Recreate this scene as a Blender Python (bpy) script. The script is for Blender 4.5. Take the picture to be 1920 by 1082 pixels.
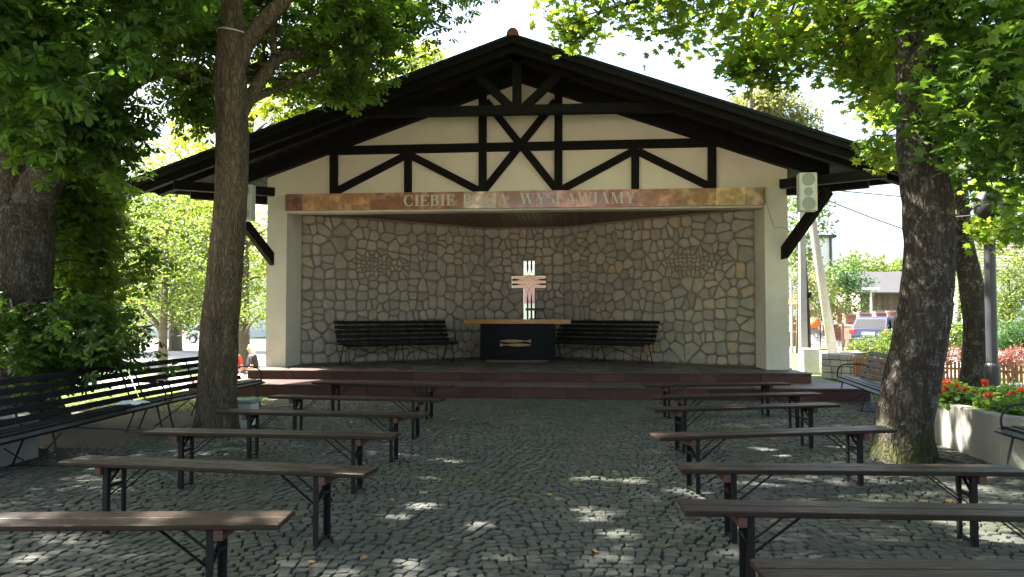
import bpy, math, random
import numpy as np
from mathutils import Vector, Matrix, noise

R = math.radians
sc = bpy.context.scene
for o in list(bpy.data.objects):
    bpy.data.objects.remove(o)
COL = sc.collection
random.seed(7)
rng = np.random.default_rng(7)

# ---------------------------------------------------------------- camera, sky, sun, exposure
FPX, CAMH, YAW = 1400.0, 1.47, R(4.9)
PITCH = math.atan(51 / 1400.0)
cd = bpy.data.cameras.new('camera')
cam = bpy.data.objects.new('camera', cd)
COL.objects.link(cam)
cd.sensor_width = 36.0
cd.lens = 36.0 * FPX / 1920.0
cd.clip_end = 1000
cam.location = (0, 0, CAMH)
cam.rotation_euler = (math.pi / 2 + PITCH, 0, YAW)
sc.camera = cam

SUN = Vector((1.0, -0.32, -1.2)).normalized()      # direction the light travels
w = bpy.data.worlds.new('World')
sc.world = w
w.use_nodes = True
nt = w.node_tree
nt.nodes.clear()
sky = nt.nodes.new('ShaderNodeTexSky')
sky.sky_type = 'NISHITA'
sky.sun_disc = False
sky.sun_elevation = math.asin(-SUN.z)
sky.sun_rotation = math.atan2(-SUN.x, -SUN.y)
sky.air_density = 1.0
sky.dust_density = 5.0
sky.ozone_density = 0.4
bg = nt.nodes.new('ShaderNodeBackground')
bg.inputs['Strength'].default_value = 0.08
wo = nt.nodes.new('ShaderNodeOutputWorld')
nt.links.new(sky.outputs[0], bg.inputs[0])
nt.links.new(bg.outputs[0], wo.inputs[0])
sl = bpy.data.lights.new('sun', 'SUN')
sl.energy = 5.0
sl.angle = R(0.53)
sl.color = (1.0, 0.95, 0.86)
so = bpy.data.objects.new('sun', sl)
COL.objects.link(so)
so.rotation_euler = SUN.to_track_quat('-Z', 'Y').to_euler()
so.location = (-20, 20, 30)
vs = sc.view_settings
vs.view_transform = 'Standard'
vs.look = 'None'
vs.gamma = 1.0
vs.exposure = 3.1
vs.use_curve_mapping = False
sc.cycles.max_bounces = 8
sc.cycles.diffuse_bounces = 4
sc.cycles.transmission_bounces = 6

# ---------------------------------------------------------------- survey helpers (a pixel of the photo to a point of the place)
_fw = Vector((-math.sin(YAW) * math.cos(PITCH), math.cos(YAW) * math.cos(PITCH), math.sin(PITCH)))
_rt = Vector((math.cos(YAW), math.sin(YAW), 0))
_up = _rt.cross(_fw)
CAM = Vector((0, 0, CAMH))


def ray(px, py):
    return _fw + _rt * ((px - 960) / FPX) + _up * ((541 - py) / FPX)


def gz(px, py, z=0.0):
    r = ray(px, py)
    return CAM + r * ((z - CAMH) / r.z)


def gy(px, py, y):
    r = ray(px, py)
    return CAM + r * (y / r.y)


def gd(px, py, d):
    return CAM + ray(px, py) * d


def project(P):
    V = np.asarray(P) - np.array(CAM)
    d = V @ np.array(_fw)
    d = np.where(np.abs(d) < 1e-3, 1e-3, d)
    return 960 + FPX * (V @ np.array(_rt)) / d, 541 - FPX * (V @ np.array(_up)) / d, d


# ---------------------------------------------------------------- object helpers
WM = {}


def link(o, parent=None, world=True):
    COL.objects.link(o)
    if parent is not None:
        o.parent = parent
        if world:
            o.matrix_parent_inverse = WM.get(parent.name, Matrix()).inverted()
            WM[o.name] = Matrix()
        else:
            WM[o.name] = WM.get(parent.name, Matrix()) @ o.matrix_basis
    else:
        WM[o.name] = o.matrix_basis.copy()
    return o


def tag(o, label=None, cat=None, group=None, kind=None):
    if label:
        o['label'] = label
    if cat:
        o['category'] = cat
    if group:
        o['group'] = group
    if kind:
        o['kind'] = kind
    return o


def thing(name, label, cat, loc=(0, 0, 0), rz=0.0, group=None):
    o = bpy.data.objects.new(name, None)
    o.empty_display_size = 0.2
    o.matrix_basis = Matrix.Translation(Vector(loc)) @ Matrix.Rotation(rz, 4, 'Z')
    link(o)
    return tag(o, label, cat, group)


def rotm(d, up=(0, 0, 1)):
    d = Vector(d).normalized()
    u = Vector(up)
    if abs(d.dot(u)) > 0.98:
        u = Vector((0, 1, 0))
    x = u.cross(d).normalized()
    y = d.cross(x)
    return Matrix((x, y, d)).transposed()


class MB:
    """collects shapes into one mesh"""

    def __init__(self):
        self.v, self.f, self.m = [], [], []

    def add(self, vs, fs, mi=0):
        b = len(self.v)
        self.v += [tuple(p) for p in vs]
        self.f += [tuple(b + i for i in f) for f in fs]
        self.m += [mi] * len(fs)
        return self

    def box(self, c, s, rot=None, mi=0, ch=0.0):
        c = Vector(c)
        h = Vector(s) / 2
        if ch <= 0:
            P = [Vector((sx * h.x, sy * h.y, sz * h.z)) for sx in (-1, 1) for sy in (-1, 1) for sz in (-1, 1)]
            F = [(0, 1, 3, 2), (4, 6, 7, 5), (0, 4, 5, 1), (2, 3, 7, 6), (0, 2, 6, 4), (1, 5, 7, 3)]
        else:
            ch = min(ch, h.x * .9, h.y * .9, h.z * .9)
            P, idx = [], {}
            for sx in (-1, 1):
                for sy in (-1, 1):
                    for sz in (-1, 1):
                        for a in range(3):
                            q = [h.x - ch, h.y - ch, h.z - ch]
                            q[a] += ch
                            idx[(sx, sy, sz, a)] = len(P)
                            P.append(Vector((sx * q[0], sy * q[1], sz * q[2])))
            F = []
            S = (-1, 1)
            for a in range(3):
                b, c2 = (a + 1) % 3, (a + 2) % 3
                for s0 in S:
                    def key(sb, scc, ax):
                        k = [0, 0, 0]
                        k[a], k[b], k[c2] = s0, sb, scc
                        return idx[(k[0], k[1], k[2], ax)]
                    q = [key(-1, -1, a), key(1, -1, a), key(1, 1, a), key(-1, 1, a)]
                    F.append(tuple(q if s0 > 0 else q[::-1]))
                for sb in S:
                    for s2 in S:
                        def k2(sa, ax):
                            k = [0, 0, 0]
                            k[a], k[b], k[c2] = sa, sb, s2
                            return idx[(k[0], k[1], k[2], ax)]
                        F.append((k2(-1, b), k2(1, b), k2(1, c2), k2(-1, c2)))
            for sx in S:
                for sy in S:
                    for sz in S:
                        F.append(tuple(idx[(sx, sy, sz, a)] for a in range(3)))
        if rot is not None:
            P = [rot @ p for p in P]
        return self.add([c + p for p in P], F, mi)

    def beam(self, a, b, wx, wz, mi=0, ch=0.0, up=(0, 0, 1)):
        a, b = Vector(a), Vector(b)
        return self.box((a + b) / 2, (wx, wz, (b - a).length), rotm(b - a, up), mi, ch)

    def tube(self, pts, rad, n=8, mi=0, cap=True):
        pts = [Vector(p) for p in pts]
        if not hasattr(rad, '__len__'):
            rad = [rad] * len(pts)
        V, F = [], []
        ref = None
        for i, p in enumerate(pts):
            d = (pts[min(i + 1, len(pts) - 1)] - pts[max(i - 1, 0)]).normalized()
            if ref is None:
                ref = Vector((0, 0, 1)) if abs(d.z) < .9 else Vector((1, 0, 0))
            x = (ref - d * ref.dot(d)).normalized()
            y = d.cross(x)
            ref = x
            for k in range(n):
                t = 2 * math.pi * k / n
                V.append(p + (x * math.cos(t) + y * math.sin(t)) * rad[i])
        for i in range(len(pts) - 1):
            for k in range(n):
                k2 = (k + 1) % n
                F.append((i * n + k, i * n + k2, (i + 1) * n + k2, (i + 1) * n + k))
        if cap:
            F.append(tuple(range(n))[::-1])
            F.append(tuple((len(pts) - 1) * n + k for k in range(n)))
        return self.add(V, F, mi)

    def prism(self, poly, axis, a0, a1, mi=0):
        """poly of 2-D points in the plane normal to axis ('x': y,z  'y': x,z  'z': x,y)"""
        def P(p, a):
            return {'x': (a, p[0], p[1]), 'y': (p[0], a, p[1]), 'z': (p[0], p[1], a)}[axis]
        n = len(poly)
        V = [P(p, a0) for p in poly] + [P(p, a1) for p in poly]
        F = [tuple(range(n))[::-1], tuple(range(n, 2 * n))]
        F += [(i, (i + 1) % n, n + (i + 1) % n, n + i) for i in range(n)]
        return self.add(V, F, mi)

    def lathe(self, prof, c=(0, 0, 0), n=16, mi=0):
        V, F = [], []
        for r, z in prof:
            for k in range(n):
                t = 2 * math.pi * k / n
                V.append((c[0] + r * math.cos(t), c[1] + r * math.sin(t), c[2] + z))
        for i in range(len(prof) - 1):
            for k in range(n):
                k2 = (k + 1) % n
                F.append((i * n + k, i * n + k2, (i + 1) * n + k2, (i + 1) * n + k))
        F.append(tuple(range(n))[::-1])
        F.append(tuple((len(prof) - 1) * n + k for k in range(n)))
        return self.add(V, F, mi)

    def build(self, name, mat, parent=None, world=True, smooth=False, fix=True):
        me = bpy.data.meshes.new(name)
        me.from_pydata(self.v, [], self.f)
        mats = mat if isinstance(mat, (list, tuple)) else [mat]
        for m in mats:
            me.materials.append(m)
        if len(mats) > 1:
            me.polygons.foreach_set('material_index', self.m)
        if fix:
            import bmesh
            bm = bmesh.new()
            bm.from_mesh(me)
            bmesh.ops.recalc_face_normals(bm, faces=bm.faces)
            bm.to_mesh(me)
            bm.free()
        if smooth:
            me.polygons.foreach_set('use_smooth', [True] * len(me.polygons))
        me.update()
        return link(bpy.data.objects.new(name, me), parent, world)


def copy_tree(o, mat, parent=None):
    c = o.copy()
    COL.objects.link(c)
    if parent is None:
        c.matrix_basis = mat
    else:
        c.parent = parent
    for ch in o.children:
        copy_tree(ch, None, c)
    return c


# ---------------------------------------------------------------- materials
def new_mat(name):
    m = bpy.data.materials.new(name)
    m.use_nodes = True
    t = m.node_tree
    t.nodes.clear()
    out = t.nodes.new('ShaderNodeOutputMaterial')
    return m, t, out


def N(t, typ, **kw):
    n = t.nodes.new(typ)
    for k, v in kw.items():
        setattr(n, k, v)
    return n


def ramp(t, src, stops):
    r = N(t, 'ShaderNodeValToRGB')
    e = r.color_ramp.elements
    while len(e) < len(stops):
        e.new(0.5)
    for x, (p, c) in zip(e, stops):
        x.position = p
        x.color = (*c, 1) if len(c) == 3 else c
    t.links.new(src, r.inputs[0])
    return r.outputs[0]


def mixc(t, fac, a, b, mode='MIX'):
    m = N(t, 'ShaderNodeMix', data_type='RGBA', blend_type=mode)
    if isinstance(fac, (int, float)):
        m.inputs[0].default_value = fac
    else:
        t.links.new(fac, m.inputs[0])
    for s, i in ((a, 6), (b, 7)):
        if isinstance(s, tuple):
            m.inputs[i].default_value = (*s[:3], 1)
        else:
            t.links.new(s, m.inputs[i])
    return m.outputs[2]


def noise_tex(t, scale, detail=4, rough=.55, coord='Object', stretch=None, seed_island=False):
    tc = N(t, 'ShaderNodeTexCoord')
    v = tc.outputs[coord]
    if stretch:
        mp = N(t, 'ShaderNodeMapping')
        mp.inputs['Scale'].default_value = stretch
        t.links.new(v, mp.inputs[0])
        v = mp.outputs[0]
    n = N(t, 'ShaderNodeTexNoise')
    n.inputs['Scale'].default_value = scale
    n.inputs['Detail'].default_value = detail
    n.inputs['Roughness'].default_value = rough
    t.links.new(v, n.inputs['Vector'])
    return n.outputs['Fac']


def mat(name, c1, c2=None, scale=6, rough=.7, bump=0.0, bscale=40, spec=.4, metal=0.0, island=None, big=None,
        stretch=None, rough2=None, objrand=None):
    """procedural surface: two-colour noise, optional broad dirt, per-piece tint and fine relief"""
    m, t, out = new_mat(name)
    b = N(t, 'ShaderNodeBsdfPrincipled')
    c2 = c2 or tuple(x * .72 for x in c1)
    nf = noise_tex(t, scale, 5, .6, stretch=stretch)
    col = mixc(t, ramp(t, nf, [(.3, (0, 0, 0)), (.7, (1, 1, 1))]), c1, c2)
    if big:
        nb = noise_tex(t, big[1], 3)
        col = mixc(t, ramp(t, nb, [(.48, (0, 0, 0)), (.68, (1, 1, 1))]), col, big[0])
    if island or objrand:
        if objrand:
            src = N(t, 'ShaderNodeObjectInfo').outputs['Random']
            stops = objrand
        else:
            src = N(t, 'ShaderNodeNewGeometry').outputs['Random Per Island']
            stops = island
        if island and objrand:
            ad = N(t, 'ShaderNodeMath', operation='ADD')
            t.links.new(src, ad.inputs[0])
            t.links.new(N(t, 'ShaderNodeNewGeometry').outputs['Random Per Island'], ad.inputs[1])
            fr = N(t, 'ShaderNodeMath', operation='FRACT')
            t.links.new(ad.outputs[0], fr.inputs[0])
            src = fr.outputs[0]
        r = ramp(t, src, stops)
        col = mixc(t, 1.0, col, r, 'MULTIPLY')
    t.links.new(col, b.inputs['Base Color'])
    b.inputs['Metallic'].default_value = metal
    b.inputs['Specular IOR Level'].default_value = spec
    if rough2 is None:
        b.inputs['Roughness'].default_value = rough
    else:
        mr = N(t, 'ShaderNodeMapRange')
        mr.inputs[1].default_value, mr.inputs[2].default_value = .35, .65
        mr.inputs[3].default_value, mr.inputs[4].default_value = rough, rough2
        t.links.new(noise_tex(t, scale * 1.7, 4, stretch=stretch), mr.inputs[0])
        t.links.new(mr.outputs[0], b.inputs['Roughness'])
    if bump:
        bp = N(t, 'ShaderNodeBump')
        bp.inputs['Strength'].default_value = bump
        bp.inputs['Distance'].default_value = .02
        t.links.new(noise_tex(t, bscale, 6, .65, stretch=stretch), bp.inputs['Height'])
        t.links.new(bp.outputs[0], b.inputs['Normal'])
    t.links.new(b.outputs[0], out.inputs[0])
    return m


def leaf_mat(name, dark, light, trans=.45, tcol=None, spec=.25):
    m, t, out = new_mat(name)
    ad = N(t, 'ShaderNodeMath', operation='ADD')
    t.links.new(N(t, 'ShaderNodeNewGeometry').outputs['Random Per Island'], ad.inputs[0])
    t.links.new(N(t, 'ShaderNodeObjectInfo').outputs['Random'], ad.inputs[1])
    fr = N(t, 'ShaderNodeMath', operation='FRACT')
    t.links.new(ad.outputs[0], fr.inputs[0])
    rnd = fr.outputs[0]
    col = ramp(t, rnd, [(0.0, dark), (.6, tuple((a + b) / 2 for a, b in zip(dark, light))), (1.0, light)])
    b = N(t, 'ShaderNodeBsdfPrincipled')
    b.inputs['Roughness'].default_value = .5
    b.inputs['Specular IOR Level'].default_value = spec
    t.links.new(col, b.inputs['Base Color'])
    tr = N(t, 'ShaderNodeBsdfTranslucent')
    tc = mixc(t, 1.0, col, tcol or (3.2, 3.0, 1.2), 'MULTIPLY')
    t.links.new(tc, tr.inputs[0])
    mx = N(t, 'ShaderNodeMixShader')
    mx.inputs[0].default_value = trans
    t.links.new(b.outputs[0], mx.inputs[1])
    t.links.new(tr.outputs[0], mx.inputs[2])
    t.links.new(mx.outputs[0], out.inputs[0])
    return m


def bark_mat(name, c1, c2, lichen=None, moss=None, lich_th=.56):
    m, t, out = new_mat(name)
    b = N(t, 'ShaderNodeBsdfPrincipled')
    b.inputs['Roughness'].default_value = .9
    b.inputs['Specular IOR Level'].default_value = .2
    n1 = noise_tex(t, 9, 6, .65, stretch=(1, 1, .28))
    col = mixc(t, ramp(t, n1, [(.35, (0, 0, 0)), (.65, (1, 1, 1))]), c1, c2)
    if lichen:
        n2 = noise_tex(t, 7, 5, .7)
        n3 = noise_tex(t, 28, 3, .6)
        f2 = ramp(t, n2, [(lich_th - .03, (0, 0, 0)), (lich_th + .03, (1, 1, 1))])
        f3 = ramp(t, n3, [(.42, (0, 0, 0)), (.6, (1, 1, 1))])
        f = mixc(t, 1.0, f2, f3, 'MULTIPLY')
        col = mixc(t, f, col, lichen)
    if moss:
        tc = N(t, 'ShaderNodeTexCoord')
        sx = N(t, 'ShaderNodeSeparateXYZ')
        t.links.new(tc.outputs['Object'], sx.inputs[0])
        mr = N(t, 'ShaderNodeMapRange')
        mr.inputs[1].default_value, mr.inputs[2].default_value = .55, 0.0
        t.links.new(sx.outputs[2], mr.inputs[0])
        n4 = noise_tex(t, 5, 4)
        f = N(t, 'ShaderNodeMath', operation='MULTIPLY')
        t.links.new(mr.outputs[0], f.inputs[0])
        t.links.new(ramp(t, n4, [(.42, (0, 0, 0)), (.55, (1, 1, 1))]), f.inputs[1])
        col = mixc(t, f.outputs[0], col, moss)
    v = N(t, 'ShaderNodeTexVoronoi', feature='DISTANCE_TO_EDGE')
    v.inputs['Scale'].default_value = 24
    tc2 = N(t, 'ShaderNodeTexCoord')
    mp = N(t, 'ShaderNodeMapping')
    mp.inputs['Scale'].default_value = (1, 1, .3)
    t.links.new(tc2.outputs['Object'], mp.inputs[0])
    nw = N(t, 'ShaderNodeTexNoise')
    nw.inputs['Scale'].default_value = 7
    nw.inputs['Detail'].default_value = 3
    t.links.new(mp.outputs[0], nw.inputs['Vector'])
    wv_ = mixc(t, .22, mp.outputs[0], nw.outputs['Color'])
    t.links.new(wv_, v.inputs['Vector'])
    fis = ramp(t, v.outputs['Distance'], [(.0, (.50, .48, .46)), (.16, (1, 1, 1))])  # deeper bark tone plus crevice shade put into the fissure colour
    col = mixc(t, 1.0, col, fis, 'MULTIPLY')
    t.links.new(col, b.inputs['Base Color'])
    bp = N(t, 'ShaderNodeBump')
    bp.inputs['Strength'].default_value = 1.0
    bp.inputs['Distance'].default_value = .07
    t.links.new(v.outputs['Distance'], bp.inputs['Height'])
    bp2 = N(t, 'ShaderNodeBump')
    bp2.inputs['Strength'].default_value = .7
    bp2.inputs['Distance'].default_value = .04
    t.links.new(noise_tex(t, 45, 6, .7, stretch=(1, 1, .5)), bp2.inputs['Height'])
    t.links.new(bp.outputs[0], bp2.inputs['Normal'])
    t.links.new(bp2.outputs[0], b.inputs['Normal'])
    t.links.new(b.outputs[0], out.inputs[0])
    return m


def glass_mat(name, col=(.9, .95, 1), rough=.02, trans=True):
    m, t, out = new_mat(name)
    b = N(t, 'ShaderNodeBsdfPrincipled')
    b.inputs['Base Color'].default_value = (*col, 1)
    b.inputs['Roughness'].default_value = rough
    b.inputs['IOR'].default_value = 1.45
    b.inputs['Transmission Weight'].default_value = 1.0 if trans else 0.0
    t.links.new(b.outputs[0], out.inputs[0])
    return m


def brick_mat(name, c1, c2, mortar, scale=4.0):
    m, t, out = new_mat(name)
    b = N(t, 'ShaderNodeBsdfPrincipled')
    b.inputs['Roughness'].default_value = .85
    tc = N(t, 'ShaderNodeTexCoord')
    mp = N(t, 'ShaderNodeMapping')
    mp.inputs['Rotation'].default_value = (math.pi / 2, 0, 0)
    t.links.new(tc.outputs['Object'], mp.inputs[0])
    br = N(t, 'ShaderNodeTexBrick')
    br.inputs['Scale'].default_value = scale
    br.inputs['Mortar Size'].default_value = .018
    br.inputs['Color1'].default_value = (*c1, 1)
    br.inputs['Color2'].default_value = (*c2, 1)
    br.inputs['Mortar'].default_value = (*mortar, 1)
    t.links.new(mp.outputs[0], br.inputs['Vector'])
    t.links.new(br.outputs['Color'], b.inputs['Base Color'])
    bp = N(t, 'ShaderNodeBump', invert=True)
    bp.inputs['Strength'].default_value = .5
    t.links.new(br.outputs['Fac'], bp.inputs['Height'])
    t.links.new(bp.outputs[0], b.inputs['Normal'])
    t.links.new(b.outputs[0], out.inputs[0])
    return m


M = {}
M['plaster'] = mat('plaster', (.68, .62, .54), (.62, .565, .485), 2.2, .85, .25, 60, big=((.52, .47, .40), .9))
M['gable_plaster'] = mat('gable_plaster', (.76, .655, .50), (.71, .605, .455), 1.6, .85, .2, 60, big=((.68, .56, .45), .7))
M['black_wood'] = mat('black_wood', (.013, .010, .009), (.007, .0055, .005), 8, .75, .35, 50, spec=.12, stretch=(1, 1, 1))
M['roof_board'] = mat('roof_board', (.015, .012, .012), (.010, .009, .009), 5, .7, .3, 30, spec=.08, objrand=[(0, (.6, .6, .6)), (1, (1.3, 1.3, 1.3))])
M['roof_felt'] = mat('roof_felt', (.016, .022, .022), (.011, .015, .015), 12, .85, .4, 120, spec=.15)
M['terracotta'] = mat('terracotta', (.28, .09, .06), (.2, .06, .045), 12, .8, .3, 50)
M['mortar'] = mat('mortar', (.27, .215, .165), (.20, .16, .12), 18, .95, .6, 90)
M['stone'] = mat('stone', (.50, .445, .385), (.37, .325, .28), 7, .85, .55, 34,
                 objrand=[(0, (.72, .72, .73)), (.3, (.92, .91, .9)), (.55, (1.05, 1.0, .94)), (.78, (.8, .8, .82)), (.95, (1.06, 1.0, .93)), (.99, (1.12, .93, .64)), (1, (.45, .45, .46))],
                 island=[(0, (1, 1, 1)), (1, (1, 1, 1))])
M['ceiling_wood'] = mat('ceiling_wood', (.17, .075, .038), (.11, .045, .022), 3, .45, .2, 40, stretch=(8, .5, 1), objrand=[(0, (.65, .65, .65)), (1, (1.25, 1.25, 1.25))])
M['granite_red'] = mat('granite_red', (.092, .040, .031), (.058, .027, .021), 60, .5, .15, 200, spec=.2, objrand=[(0, (.7, .7, .72)), (1, (1.25, 1.2, 1.2))], big=((.10, .05, .04), 1.5))
M['granite_tread'] = mat('granite_tread', (.105, .068, .058), (.07, .046, .04), 40, .5, .15, 120, spec=.3, objrand=[(0, (.75, .75, .78)), (1, (1.2, 1.2, 1.2))])
M['flagstone'] = mat('flagstone', (.10, .082, .068), (.068, .057, .05), 10, .34, .2, 60, spec=.35, rough2=.6, objrand=[(0, (.65, .65, .68)), (1, (1.35, 1.25, 1.15))])
M['sett'] = mat('sett', (.068, .070, .063), (.046, .048, .043), 30, .8, .6, 110, objrand=[(0, (.72, .74, .72)), (.8, (1.1, 1.12, 1.08)), (1, (1.4, 1.38, 1.3))],
                island=[(0, (1, 1, 1)), (1, (1, 1, 1))], big=((.046, .053, .033), .55))
M['joint'] = mat('joint', (.055, .052, .040), (.042, .048, .024), 9, .98, .8, 120, big=((.03, .045, .014), 1.1))
M['bench_wood'] = mat('bench_wood', (.028, .014, .009), (.014, .0085, .006), 4, .30, .25, 30, spec=.2, stretch=(1, 12, 12), rough2=.55, big=((.024, .025, .012), .9), objrand=[(0, (.8, .85, .85)), (1, (1.2, 1.1, 1.05))])
M['batten_wood'] = mat('batten_wood', (.10, .045, .028), (.07, .032, .02), 8, .7, .2, 40)
M['steel_dark'] = mat('steel_dark', (.007, .007, .008), (.012, .010, .009), 14, .6, .15, 80, spec=.2)
M['park_slat'] = mat('park_slat', (.006, .006, .008), (.010, .010, .012), 6, .40, .2, 40, spec=.2, stretch=(1, 8, 8), rough2=.5)
M['iron'] = mat('iron', (.008, .008, .008), (.015, .011, .009), 20, .55, .15, 80, spec=.35)
M['altar_top'] = mat('altar_top', (.45, .20, .055), (.32, .13, .03), 3, .22, .06, 30, spec=.5, stretch=(1, 9, 9))
M['altar_base'] = mat('altar_base', (.012, .012, .016), (.009, .009, .012), 5, .6, .05, 50, spec=.1)
M['fish_gold'] = mat('fish_gold', (.42, .24, .10), (.33, .18, .07), 10, .5)
M['plinth'] = mat('plinth', (.24, .16, .09), (.17, .11, .06), 10, .8)
M['letter'] = mat('letter', (.60, .55, .48), (.52, .48, .42), 10, .5)
M['speaker_white'] = mat('speaker_white', (.62, .61, .56), (.55, .54, .49), 6, .5, .05, 60)
M['speaker_grille'] = mat('speaker_grille', (.36, .36, .32), (.30, .30, .27), 80, .7, .3, 300)
M['concrete'] = mat('concrete', (.27, .26, .235), (.20, .195, .175), 7, .9, .45, 90, big=((.22, .22, .17), 1.6))
M['concrete_white'] = mat('concrete_white', (.55, .54, .50), (.45, .44, .40), 9, .9, .3, 90)
M['pole_concrete'] = mat('pole_concrete', (.36, .34, .31), (.29, .27, .24), 8, .9, .3, 60)
M['wall_block'] = mat('wall_block', (.68, .61, .54), (.56, .50, .44), 8, .9, .5, 50, objrand=[(0, (.8, .8, .8)), (1, (1.15, 1.12, 1.1))])
M['picket'] = mat('picket', (.55, .23, .12), (.44, .18, .09), 8, .7, .2, 40, objrand=[(0, (.8, .8, .8)), (1, (1.15, 1.1, 1.1))], stretch=(4, 4, 1))
M['lamp_paint'] = mat('lamp_paint', (.03, .03, .036), (.024, .024, .028), 12, .4, spec=.5)
M['brick'] = mat('brick', (.32, .15, .115), (.25, .11, .085), 20, .85, .3, 90, objrand=[(0, (.75, .75, .75)), (1, (1.2, 1.2, 1.2))], island=[(0, (1, 1, 1)), (1, (1, 1, 1))])
M['brick_mortar'] = mat('brick_mortar', (.40, .35, .31), (.33, .28, .25), 20, .9)
M['cap_stone'] = mat('cap_stone', (.46, .36, .31), (.36, .28, .24), 12, .85)
M['pink_brick'] = brick_mat('pink_brick', (.44, .24, .27), (.39, .205, .235), (.46, .33, .35), 4.5)
M['house_white'] = mat('house_white', (.74, .73, .70), (.66, .65, .62), 3, .85)
M['roof_grey'] = mat('roof_grey', (.075, .075, .08), (.055, .055, .06), 8, .9, .3, 30, spec=.1)
M['roof_brown'] = mat('roof_brown', (.13, .11, .095), (.10, .085, .075), 8, .8, .3, 30, objrand=[(0, (.85, .85, .85)), (1, (1.1, 1.1, 1.1))])
M['barn_wood'] = mat('barn_wood', (.15, .10, .085), (.10, .068, .06), 5, .85, .3, 30, stretch=(6, 6, .6), objrand=[(0, (.75, .75, .75)), (1, (1.2, 1.2, 1.2))])
M['window_dark'] = mat('window_dark', (.04, .05, .06), (.03, .035, .045), 3, .1, spec=.6)
M['asphalt'] = mat('asphalt', (.30, .295, .285), (.25, .245, .235), 14, .95, .3, 120, big=((.34, .335, .325), .3))
M['path'] = mat('path', (.44, .42, .39), (.38, .36, .33), 6, .95, .2, 80)
M['bounce_plaza'] = mat('bounce_plaza', (.42, .38, .34), (.35, .32, .29), 5, .95, .2, 80)
M['kerb'] = mat('kerb', (.40, .39, .37), (.33, .32, .30), 9, .9)
M['grass_ground'] = mat('grass_ground', (.085, .13, .035), (.06, .095, .026), 3, .95, .6, 60, big=((.13, .125, .055), .4))
M['soil'] = mat('soil', (.062, .052, .038), (.042, .036, .026), 10, .98, .8, 60, big=((.05, .06, .024), .9))
M['gravel'] = mat('gravel', (.16, .15, .13), (.10, .095, .085), 30, .9, .4, 90, island=[(0, (.5, .5, .5)), (1, (1.6, 1.55, 1.45))])
M['dead_leaf'] = mat('dead_leaf', (.26, .17, .045), (.20, .11, .028), 20, .7, island=[(0, (.5, .45, .4)), (.35, (.8, .7, .6)), (.7, (1.1, 1.2, 1.2)), (.85, (.7, 1.25, 1.2)), (1, (1.2, .7, .35))])
M['skin'] = mat('skin', (.55, .30, .22), (.50, .26, .19), 10, .55)
M['hair_white'] = mat('hair_white', (.72, .68, .58), (.60, .55, .45), 30, .6, .5, 60, stretch=(6, 6, 1))
M['hair_brown'] = mat('hair_brown', (.10, .06, .04), (.07, .04, .025), 30, .6, .5, 60)
M['cloth_black'] = mat('cloth_black', (.016, .017, .024), (.012, .013, .018), 20, .85)
M['cloth_red'] = mat('cloth_red', (.50, .07, .05), (.40, .05, .04), 20, .85)
M['cloth_white'] = mat('cloth_white', (.78, .78, .80), (.70, .70, .72), 20, .85)
M['cloth_blue'] = mat('cloth_blue', (.06, .08, .16), (.05, .06, .12), 20, .85)
M['car_navy'] = mat('car_navy', (.010, .016, .050), (.009, .013, .042), 3, .22, spec=.6)
M['car_silver'] = mat('car_silver', (.52, .54, .57), (.48, .50, .53), 3, .25, spec=.6, metal=.3)
M['car_dark'] = mat('car_dark', (.05, .05, .055), (.04, .04, .045), 3, .25, spec=.6)
M['car_glass'] = mat('car_glass', (.02, .024, .028), (.016, .02, .023), 3, .05, spec=.3)
M['tyre'] = mat('tyre', (.018, .018, .018), (.025, .025, .025), 20, .85)
M['rim'] = mat('rim', (.55, .55, .56), (.48, .48, .5), 20, .3, metal=.7)
M['tail_red'] = mat('tail_red', (.50, .025, .02), (.40, .02, .016), 20, .2, spec=.6)
M['orange'] = mat('orange', (.75, .16, .03), (.62, .12, .025), 10, .5)
M['strap'] = mat('strap', (.55, .55, .52), (.45, .45, .43), 10, .6)
M['box_green'] = mat('box_green', (.24, .30, .25), (.19, .24, .20), 9, .8)
M['plexi'] = glass_mat('plexi', (.86, .88, 1.0), .03)
M['red_petal'] = leaf_mat('red_petal', (.55, .05, .02), (.75, .12, .05), .3, (1.5, 1.2, 1.0))
M['white_petal'] = leaf_mat('white_petal', (.7, .7, .7), (.85, .85, .85), .3, (1, 1, 1))
M['bark_grey'] = bark_mat('bark_grey', (.095, .078, .062), (.048, .039, .032), (.20, .20, .16), (.06, .07, .016), .56)
M['bark_brown'] = bark_mat('bark_brown', (.19, .145, .09), (.10, .076, .048), (.18, .165, .10), (.05, .055, .018), .60)
M['bark_chestnut'] = bark_mat('bark_chestnut', (.125, .098, .072), (.070, .056, .044), (.17, .18, .14), None, .53)
M['bark_far'] = mat('bark_far', (.12, .10, .075), (.075, .06, .045), 12, .9, .5, 50)
M['twig'] = mat('twig', (.045, .034, .026), (.03, .024, .018), 20, .9)
M['leaf_chestnut'] = leaf_mat('leaf_chestnut', (.026, .062, .012), (.060, .115, .020), .42)
M['leaf_chestnut_thin'] = leaf_mat('leaf_chestnut_thin', (.032, .075, .012), (.085, .135, .022), .48)
M['leaf_maple'] = leaf_mat('leaf_maple', (.045, .10, .016), (.13, .165, .03), .55)
M['leaf_maple_shaded'] = leaf_mat('leaf_maple_shaded', (.032, .078, .014), (.075, .125, .024), .42)  # darker copy of leaf_maple, upper right shade put into its colour
M['leaf_yellow'] = leaf_mat('leaf_yellow', (.09, .14, .02), (.17, .19, .03), .5)
M['leaf_light'] = leaf_mat('leaf_light', (.055, .095, .026), (.11, .145, .045), .38)
M['leaf_mid'] = leaf_mat('leaf_mid', (.04, .075, .020), (.085, .12, .035), .38)
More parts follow.
